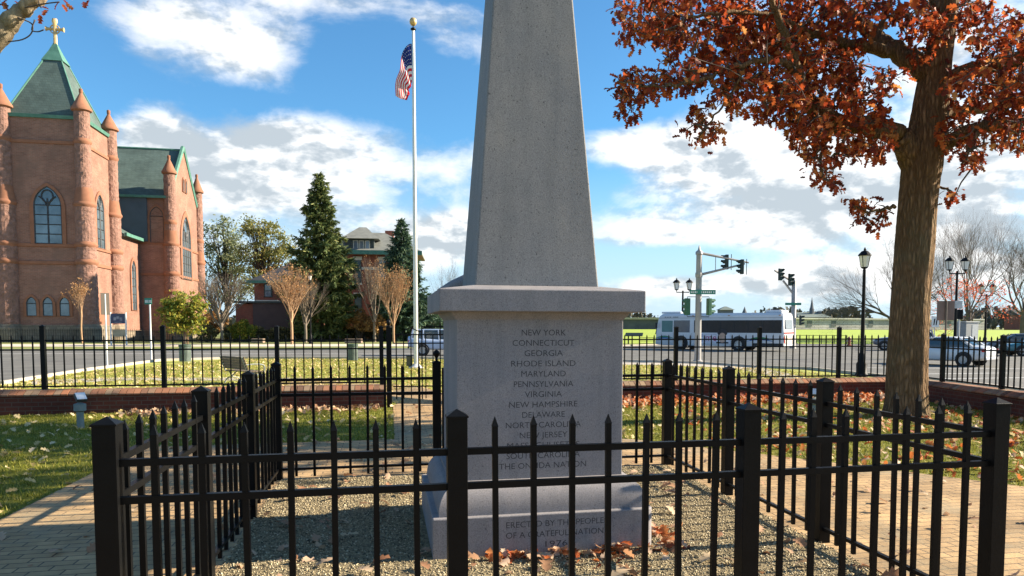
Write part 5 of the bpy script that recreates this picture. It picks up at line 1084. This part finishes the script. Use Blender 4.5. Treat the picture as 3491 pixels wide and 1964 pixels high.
# evergreens
def spruce(label, x, yb, ytop, Y, half, mat, mat2, skew=0, low=.06):
    p = Vector((at(x, 800, Y).x, Y, -.35)); Ht = at(x, ytop, Y).z+.35; Rm = half*1.3552*Y/F; t = thing('spruce_tree', label, 'tree', p)
    MB().lathe([(Ht*.018, -.2), (Ht*.012, Ht*.5), (.03, Ht*.98)], 10).build('trunk', twig_m, t, True)
    P = []; D = []; br = MB(); z = Ht*low
    while z < Ht*.985:
        f = (z/Ht-low)/(1-low); rad = Rm*min(1.0, (1-f)*1.42)**.92*(1-.45*max(0, .25-f)/.25) + .05
        n = int(6+8*(1-f))
        for k in range(n):
            a = rnd.uniform(0, 6.28); L = rad*rnd.uniform(.62, 1.30); dr = rnd.uniform(.06, .30)*L*(1-.6*f); tip = rnd.uniform(0, .14)*L
            b0 = Vector((0, 0, z)); b1 = Vector((math.cos(a)*L*.6, math.sin(a)*L*.6, z-dr)); b2 = Vector((math.cos(a)*L, math.sin(a)*L, z-dr*.8+tip+.2*f)); br.tube([b0, b1, b2], [.035, .02, .006], 3, False)
            m_ = max(4, int(L*20))
            for q in range(m_):
                s = rnd.uniform(.12, 1)**.7; c = (b0.lerp(b1, s/.6) if s < .6 else b1.lerp(b2, (s-.6)/.4)); wv_ = (1-s*.8)*L*.28
                side = rnd.gauss(0, .55)*wv_; c2 = c + Vector((-math.sin(a)*side, math.cos(a)*side, -abs(rnd.gauss(0, .10))-abs(side)*.18)); P.append(tuple(c2)); D.append(a+rnd.gauss(0, .6))
        z += Ht*.024*rnd.uniform(.7, 1.2)*(1-.45*f)
    br.build('boughs', twig_m, t)
    P = np.array(P); n = len(P); D = np.array(D)-math.pi/2
    tv = np.array([(-.10, 0, 0), (.10, 0, 0), (.035, .55, .03), (-.035, .55, .03), (-.02, -.05, .08), (.02, -.05, .08), (.02, .5, -.10), (-.02, .5, -.10)]); tf = np.array([(0, 1, 2, 3), (4, 5, 6, 7)])
    V, Fq = scatter(tv, tf, P, rotm(D, nr.normal(-.15, .45, n), nr.normal(0, .7, n)), nr.uniform(.7, 1.35, n)*(Ht/19)**.5)
    kind(mesh_np('needles', V, Fq, mat, t), 'stuff'); return t
sp1 = island_mat('spruce_needle', [(0, (.05, .08, .03)), (.5, (.11, .15, .05)), (.8, (.18, .21, .065)), (1, (.27, .26, .09))], .7, .15)
sp2 = island_mat('blue_spruce_needle', [(0, (.03, .065, .045)), (.5, (.075, .13, .085)), (1, (.15, .22, .11))], .7, .15)
spruce('tall dark green spruce in front of the house', 808, 850, 428, 90, 80, sp1, None, low=.05)
spruce('shorter blue green spruce beside the flagpole', 1012, 850, 548, 92, 62, sp2, None, low=.02)
def leafy_tree(label, x, yb, Y, crowns, mat, trunk_r=.3, per_=26, lsz=.42, name='leafy_tree', thin=1.0, bmat=None):
    p = Vector((at(x, 800, Y).x, Y, -.35)); t = thing(name, label, 'tree', p); P = []; b = MB(); k_ = 1.3552*Y/F
    zt6 = max(at(cx_, cy_-ry_, Y).z for cx_, cy_, rx_, ry_, nn in crowns)
    b.tube([(0, 0, -.2), (.1, 0, zt6*.3), (0, 0, zt6*.6)], [trunk_r*1.2, trunk_r, trunk_r*.6], 8)
    for cx_, cy_, rx_, ry_, nn in crowns:
        c = at(cx_, cy_, Y) - p
        for _ in range(nn):
            v = Vector((rnd.gauss(0, 1), rnd.gauss(0, 1), rnd.gauss(0, 1))).normalized()*rnd.uniform(.3, 1)**.5; q = c + Vector((v.x*rx_*k_, v.y*rx_*k_*.9, v.z*ry_*k_))
            if rnd.random() < .5: b.tube([Vector((0, 0, zt6*rnd.uniform(.25, .55))), (c+q)/2+Vector((rnd.gauss(0, .3), 0, -.3)), q], [trunk_r*.3, trunk_r*.18, .02], 4, False)
            m_ = int(per_*rnd.uniform(.5, 1.3)); s = rnd.uniform(.35, .85)*rx_*k_*.30
            for _ in range(m_): P.append((q.x+rnd.gauss(0, s), q.y+rnd.gauss(0, s), q.z+rnd.gauss(0, s*.6)))
    b.build('trunk', bmat or twig_m, t, True, 0, 180); P = np.array(P); n = len(P)
    V, Fq = scatter(LTV, LTF, P, rotm(nr.uniform(0, 6.28, n), nr.normal(-.3, .7, n), nr.normal(0, .8, n)), nr.uniform(.6, 1.3, n)*lsz); kind(mesh_np('crown', V, Fq, mat, t), 'stuff'); return t
olive = island_mat('olive_leaf', [(0, (.13, .15, .05)), (.5, (.21, .225, .075)), (.85, (.33, .30, .09)), (1, (.42, .34, .09))], .7, .4); bluegr = island_mat('grey_green_leaf', [(0, (.12, .15, .085)), (.5, (.19, .22, .12)), (1, (.29, .30, .15))], .7, .4)
leafy_tree('tall grey green leafy tree behind the church gable', 570, 850, 128, [(555, 590, 50, 45, 34), (545, 650, 60, 50, 34), (600, 650, 55, 60, 36), (580, 720, 70, 45, 30)], bluegr, .35, 40, .42)
leafy_tree('tall olive and yellow leafy tree left of the spruce', 668, 850, 122, [(650, 570, 42, 32, 30), (690, 620, 50, 45, 40), (650, 660, 55, 55, 40), (715, 650, 40, 40, 24), (660, 720, 60, 40, 26)], olive, .35, 40, .40)
yl_g = island_mat('yellow_green_leaf', [(0, (.09, .13, .02)), (.4, (.17, .22, .03)), (.75, (.34, .32, .04)), (1, (.42, .30, .05))], .65, .4)
leafy_tree('yellow green bushy tree by the church transept', 462, 858, 72, [(432, 775, 34, 30, 26), (470, 765, 42, 34, 34), (496, 785, 26, 36, 26), (450, 800, 46, 30, 30), (470, 825, 46, 20, 24)], yl_g, .12, 26, .30, 'bushy_tree')
bare_tree('slender bare tree rising out of the yellow green bush', 470, 860, 700, 73, tan_b, 48, 4, .3, .08, .45, .06, group=G1)
brown_l = island_mat('brown_leaf', [(0, (.20, .10, .04)), (.5, (.36, .19, .06)), (1, (.45, .28, .10))], .7, .35); hedge_l = island_mat('hedge_leaf', [(0, (.09, .085, .03)), (.5, (.18, .16, .06)), (.85, (.29, .24, .10)), (1, (.38, .31, .15))], .7, .3)
def shrub(label, x, y, rx, ry, Y, mat, n=1500, lsz=.28, name='shrub'):
    c = at(x, y, Y); t = thing(name, label, 'shrub', (c.x, Y, -.35)); k_ = 1.3552*Y/F; v = nr.normal(0, 1, (n, 3)); v /= np.linalg.norm(v, axis=1)[:, None]; v *= nr.uniform(.35, 1, (n, 1))**.4
    bumps = 1+.16*np.sin(v[:, :1]*7+1)+.12*np.sin(v[:, 2:]*9); P = v*bumps*np.array([rx*k_, rx*k_*.8, ry*k_]) + np.array([0, 0, c.z+.35])
    V, Fq = scatter(LTV, LTF, P, rotm(nr.uniform(0, 6.28, n), nr.normal(0, .8, n), nr.normal(0, .8, n)), nr.uniform(.6, 1.3, n)*lsz); kind(mesh_np('foliage', V, Fq, mat, t), 'stuff')
    b = MB()
    for _ in range(14): a = rnd.uniform(0, 6.28); b.tube([(0, 0, -.1), (math.cos(a)*rx*k_*.4, math.sin(a)*rx*k_*.3, (c.z+.35)*.6), (math.cos(a)*rx*k_*.8, math.sin(a)*rx*k_*.6, c.z+.35+rnd.uniform(-.2, .6)*ry*k_)], [.05, .03, .01], 4, False)
    b.build('stems', twig_m, t); return t
shrub('rounded yellow green clipped shrub before the dark garage', 612, 832, 30, 24, 86, yl_g, 1800, .24); shrub('orange brown shrub under the house windows', 905, 808, 30, 26, 90, brown_l, 1500)
shrub('tan brown shrub below the pale bare tree', 950, 818, 30, 22, 89, brown_l, 1200); shrub('dull red brown shrub left of the garage', 535, 815, 34, 30, 92, brown_l, 1500); shrub('dark green shrub at the foot of the blue green spruce', 1090, 815, 34, 28, 95, sp2, 1800, .32); shrub('pale dried hedge clump by the church wall corner', 520, 838, 24, 22, 86, hedge_l, 1300, .24)
t = thing('hedge', 'long dull tan hedge behind the iron railings across the street', 'hedge', (0, 0, -.35)); hp = at(565, 840, 88); hq = at(1105, 835, 96); n = 15000
s = nr.random(n); hh = (nr.random(n)**.7)*(1.6+.25*np.sin(s*60)+.2*np.sin(s*23)); P = np.stack([hp.x+(hq.x-hp.x)*s+nr.normal(0, .2, n), hp.y+(hq.y-hp.y)*s+nr.uniform(-.5, .5, n), hh], 1)
V, Fq = scatter(LTV, LTF, P, rotm(nr.uniform(0, 6.28, n), nr.normal(1.2, .6, n), nr.normal(0, .6, n)), nr.uniform(.18, .42, n)); kind(mesh_np('foliage', V, Fq, hedge_l, t), 'stuff')
def railings(label, p, q, h=1.35, sp=.22):
    t = thing('iron_railings', label, 'fence', p); d = q-p; L = d.length; t.rotation_euler = (0, 0, math.atan2(d.y, d.x)); m = MB(); n = int(L/sp)
    for k in range(n): m.bx(k*sp-.014, k*sp+.014, -.014, .014, 0, h)
    m.build('palings', black_far, t); MB().bx(0, L, -.02, .02, h-.25, h-.2).build('rail', black_far, t); MB().bx(0, L, -.02, .02, .15, .2).build('rail', black_far, t)
railings('long thin iron railings in front of the hedge across the street', Vector((hp.x-7, hp.y-2.4, -.35)), Vector((hq.x, hq.y-1.4, -.35)))
railings('thin iron railings along the foot of the church', Vector((-66, 77.5, -.35)), Vector((hp.x-8, hp.y-3, -.35)), 1.5)
for k, (x, w_) in enumerate(((650, 30), (890, 42), (1078, 26))):
    c = at(x, 862, 82); tag(MB().bx(c.x-w_*.5*.0438, c.x+w_*.5*.0438, 81.6, 82.3, -.35, .12).build('stone_bench', M('brown_stone', (.30, .21, .15), (.22, .16, .12), 3, .9), None, False, .05), ['low brown stone slab seat below the garage', 'low brown stone slab seat below the brown shrub', 'low brown stone slab seat below the blue green spruce'][k], 'seat')

# ---------------------------------------------------------------- far side of the field
FY = 186.0; xs = lambda x, Y=FY: at(x, 815, Y).x; zb_ = at(2040, 829, FY).z; ztp = at(2040, 803, FY).z
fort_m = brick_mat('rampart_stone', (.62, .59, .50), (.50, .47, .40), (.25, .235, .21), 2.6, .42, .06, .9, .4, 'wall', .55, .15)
fa = thing('fort_wall', 'dark grey green rampart behind the bus nose across the bright field', 'wall', (xs(1500), FY+6, 0))
MB().bx(0, xs(1995)-xs(1500), 0, 3, zb_-2, ztp-.1).build('wall', M('grey_green_rampart', (.13, .145, .125), (.08, .095, .09), .35, .95), fa); MB().bx(-.3, xs(1990)-xs(1500), -.5, 3, ztp-.095, ztp+.4).build('coping', M('straw_coping', (.50, .46, .30), (.4, .36, .24), .5, .9), fa)  # wall stretch in a darker grey green than the pale rampart stone
fort = thing('fort_wall', 'long pale stone rampart across the bright field right of the bus', 'wall', (xs(1985), FY, 0), R(20))
MB().bx(0, 66, 0, 4, zb_-2, ztp).build('wall', fort_m, fort); MB().bx(-.2, 66.2, -.4, 4.2, ztp+.005, ztp+.35).build('coping', M('rampart_coping', (.66, .63, .54), (.55, .52, .45), .5, .9), fort)
for x in (5.5, 13, 25, 39, 52): MB().bx(x, x+1.5, -.09, -.005, zb_+.75, ztp-.3).build('embrasure', M('embrasure_grey', (.17, .19, .17), (.12, .13, .12), .5, .9), fort)
BY = 300.0; bxx = lambda x: at(x, 800, BY).x; bz = lambda y: at(2000, y, BY).z; sgrn = M('sage_roof', (.17, .21, .185), (.14, .17, .15), .1, .8); dkst = M('far_wall_stone', (.16, .165, .18), (.12, .125, .14), .1, .9)
hall = thing('far_hall', 'far grey green roofed hall with a thin dark spire beyond the rampart', 'building', (bxx(2050), BY, 0)); ox = bxx(2050)
MB().bx(bxx(2010)-ox, bxx(2085)-ox, 0, 20, -2, bz(798)).build('wall', dkst, hall); MB().rings([[(bxx(2006)-ox, -1, bz(798)), (bxx(2092)-ox, -1, bz(798)), (bxx(2092)-ox, 21, bz(798)), (bxx(2006)-ox, 21, bz(798))], [(bxx(2020)-ox, 8, bz(785)), (bxx(2076)-ox, 8, bz(785)), (bxx(2076)-ox, 12, bz(785)), (bxx(2020)-ox, 12, bz(785))]]).build('roof', sgrn, hall)
MB().lathe([(1.0, bz(800)), (1.0, bz(778)), (.7, bz(772)), (.02, bz(746))], 8, (bxx(2055)-ox, 6, 0)).build('spire', dkst, hall); MB().bx(bxx(2073)-ox, bxx(2078)-ox, 5, 8, 0, bz(782)).build('chimney', dkst, hall)
cu_ = thing('far_cupola', 'small square cupola on a far roof just above the bus', 'building', (bxx(1828), BY, 0)); MB().bx(-2.6, 2.6, 0, 5, -2, bz(780)).build('wall', dkst, cu_); MB().rings([[(-3.2, -.6, bz(780)), (3.2, -.6, bz(780)), (3.2, 5.6, bz(780)), (-3.2, 5.6, bz(780))], [(-.4, 2.2, bz(771)), (.4, 2.2, bz(771)), (.4, 2.8, bz(771)), (-.4, 2.8, bz(771))]]).build('roof', sgrn, cu_)
st_ = thing('far_spire', 'thin far church spire behind the middle of the bus roof', 'building', (bxx(1906), BY+20, 0)); MB().lathe([(1.4, -2), (1.4, bz(790)), (.02, bz(768))], 8).build('spire', dkst, st_)
hs = thing('far_house', 'far red brick house half hidden right of the oak trunk', 'house', (bxx(2352), BY-60, 0)); q = 240.0; z7 = lambda y: at(2350, y, q).z; MB().bx(-4, 5, 0, 8, -2, z7(792)).build('wall', hb, hs); MB().rings([[(-4.6, -.6, z7(792)), (5.6, -.6, z7(792)), (5.6, 8.6, z7(792)), (-4.6, 8.6, z7(792))], [(-4.6, 4, z7(778)), (5.6, 4, z7(778)), (5.6, 4.2, z7(778)), (-4.6, 4.2, z7(778))]]).build('roof', dkroof, hs)
hs = thing('far_house', 'far pale green house with low roof at the right of the field', 'house', (bxx(2500), BY-60, 0)); MB().bx(-6, 6, 0, 8, -2, z7(800)).build('wall', M('pale_siding', (.28, .33, .30), (.24, .28, .26), .5, .8), hs); MB().rings([[(-6.8, -.8, z7(800)), (6.8, -.8, z7(800)), (6.8, 8.8, z7(800)), (-6.8, 8.8, z7(800))], [(-5, 4, z7(790)), (5, 4, z7(790)), (5, 4.5, z7(790)), (-5, 4.5, z7(790))]]).build('roof', dkroof, hs)
far_l = island_mat('far_wood_leaf', [(0, (.06, .07, .055)), (.5, (.11, .105, .08)), (1, (.17, .14, .09))], .9, 0)
n = 9000; X = nr.uniform(-420, 560, n); hgt = 8+4*np.sin(X*.045)+3*np.sin(X*.13+1); P = np.stack([X, nr.uniform(470, 520, n), nr.random(n)**.8*hgt], 1)
V, Fq = scatter(LTV, LTF, P, rotm(nr.uniform(0, 6.28, n), nr.normal(1.2, .5, n), nr.normal(0, .6, n)), nr.uniform(2.5, 5.5, n)); tag(kind(mesh_np('far_wood', V, Fq, far_l), 'stuff'), 'low grey brown line of far trees along the horizon', 'wood')
# ---------------------------------------------------------------- limb at the top left corner
LYY = 7.0; tb = Vector((-6.5, LYY, 0)); ltree = thing('leafy_tree', 'tree outside the left edge whose pale barked limb enters the top left corner', 'tree', tb); rl = lambda x, y, dy=0: at(x, y, LYY+dy) - tb
MB().tube(smooth_path([(0, 0, -.1), (.05, 0, 1.5), (.1, 0, 3.2), (0, .1, 5.5), (-.2, .2, 8)], 6), [.34]+[.28]*8+[.24]*8+[.12]*8, 14).build('trunk', pale_bark, ltree, True, 0, 180)
lp_ = smooth_path([(.05, 0, 2.5), rl(-120, 190), rl(-20, 105), rl(15, 72), rl(50, 30), rl(95, -5), rl(150, -50), rl(210, -130)], 6); nL = len(lp_)
MB().tube([p+Vector((rnd.gauss(0, .006), rnd.gauss(0, .006), rnd.gauss(0, .006))) for p in lp_], [.12*(1-i/nL*.75)*(1.0+.05*math.sin(i*1.3)+.03*math.sin(i*.7)) for i in range(nL)], 14).build('limb', pale_bark, ltree, True, 0, 180)
m = MB()
for pts in ([(45, 45), (80, 60), (78, 85), (55, 100), (20, 105)], [(88, 50), (80, 75), (95, 80), (110, 75)], [(60, 20), (110, 10), (150, 5)], [(95, -5), (100, 12), (104, 20)], [(20, 15), (5, 10), (-10, 18)]):
    m.tube(smooth_path([rl(x, y, -.05) for x, y in pts], 4), [.010]+[.006]*(4*(len(pts)-1)), 5)
m.build('twigs', twig_m, ltree, True, 0, 180)
P = np.array([tuple(rl(x, y, rnd.uniform(-.2, .2))) for x, y in [(5, 8), (12, 5), (98, 12), (105, 18), (100, 36), (150, 5), (158, 0), (165, 8), (215, 5), (225, 0), (170, -10), (120, 25), (35, 2), (20, 0), (155, 10), (180, -5)]]); n = len(P)
V, Fq = scatter(LV, LF, P, rotm(nr.uniform(0, 6.28, n), nr.normal(-.8, .4, n), nr.normal(0, .7, n)), nr.uniform(.06, .10, n)); kind(mesh_np('leaves', V, Fq, oak_leaf, ltree), 'stuff')
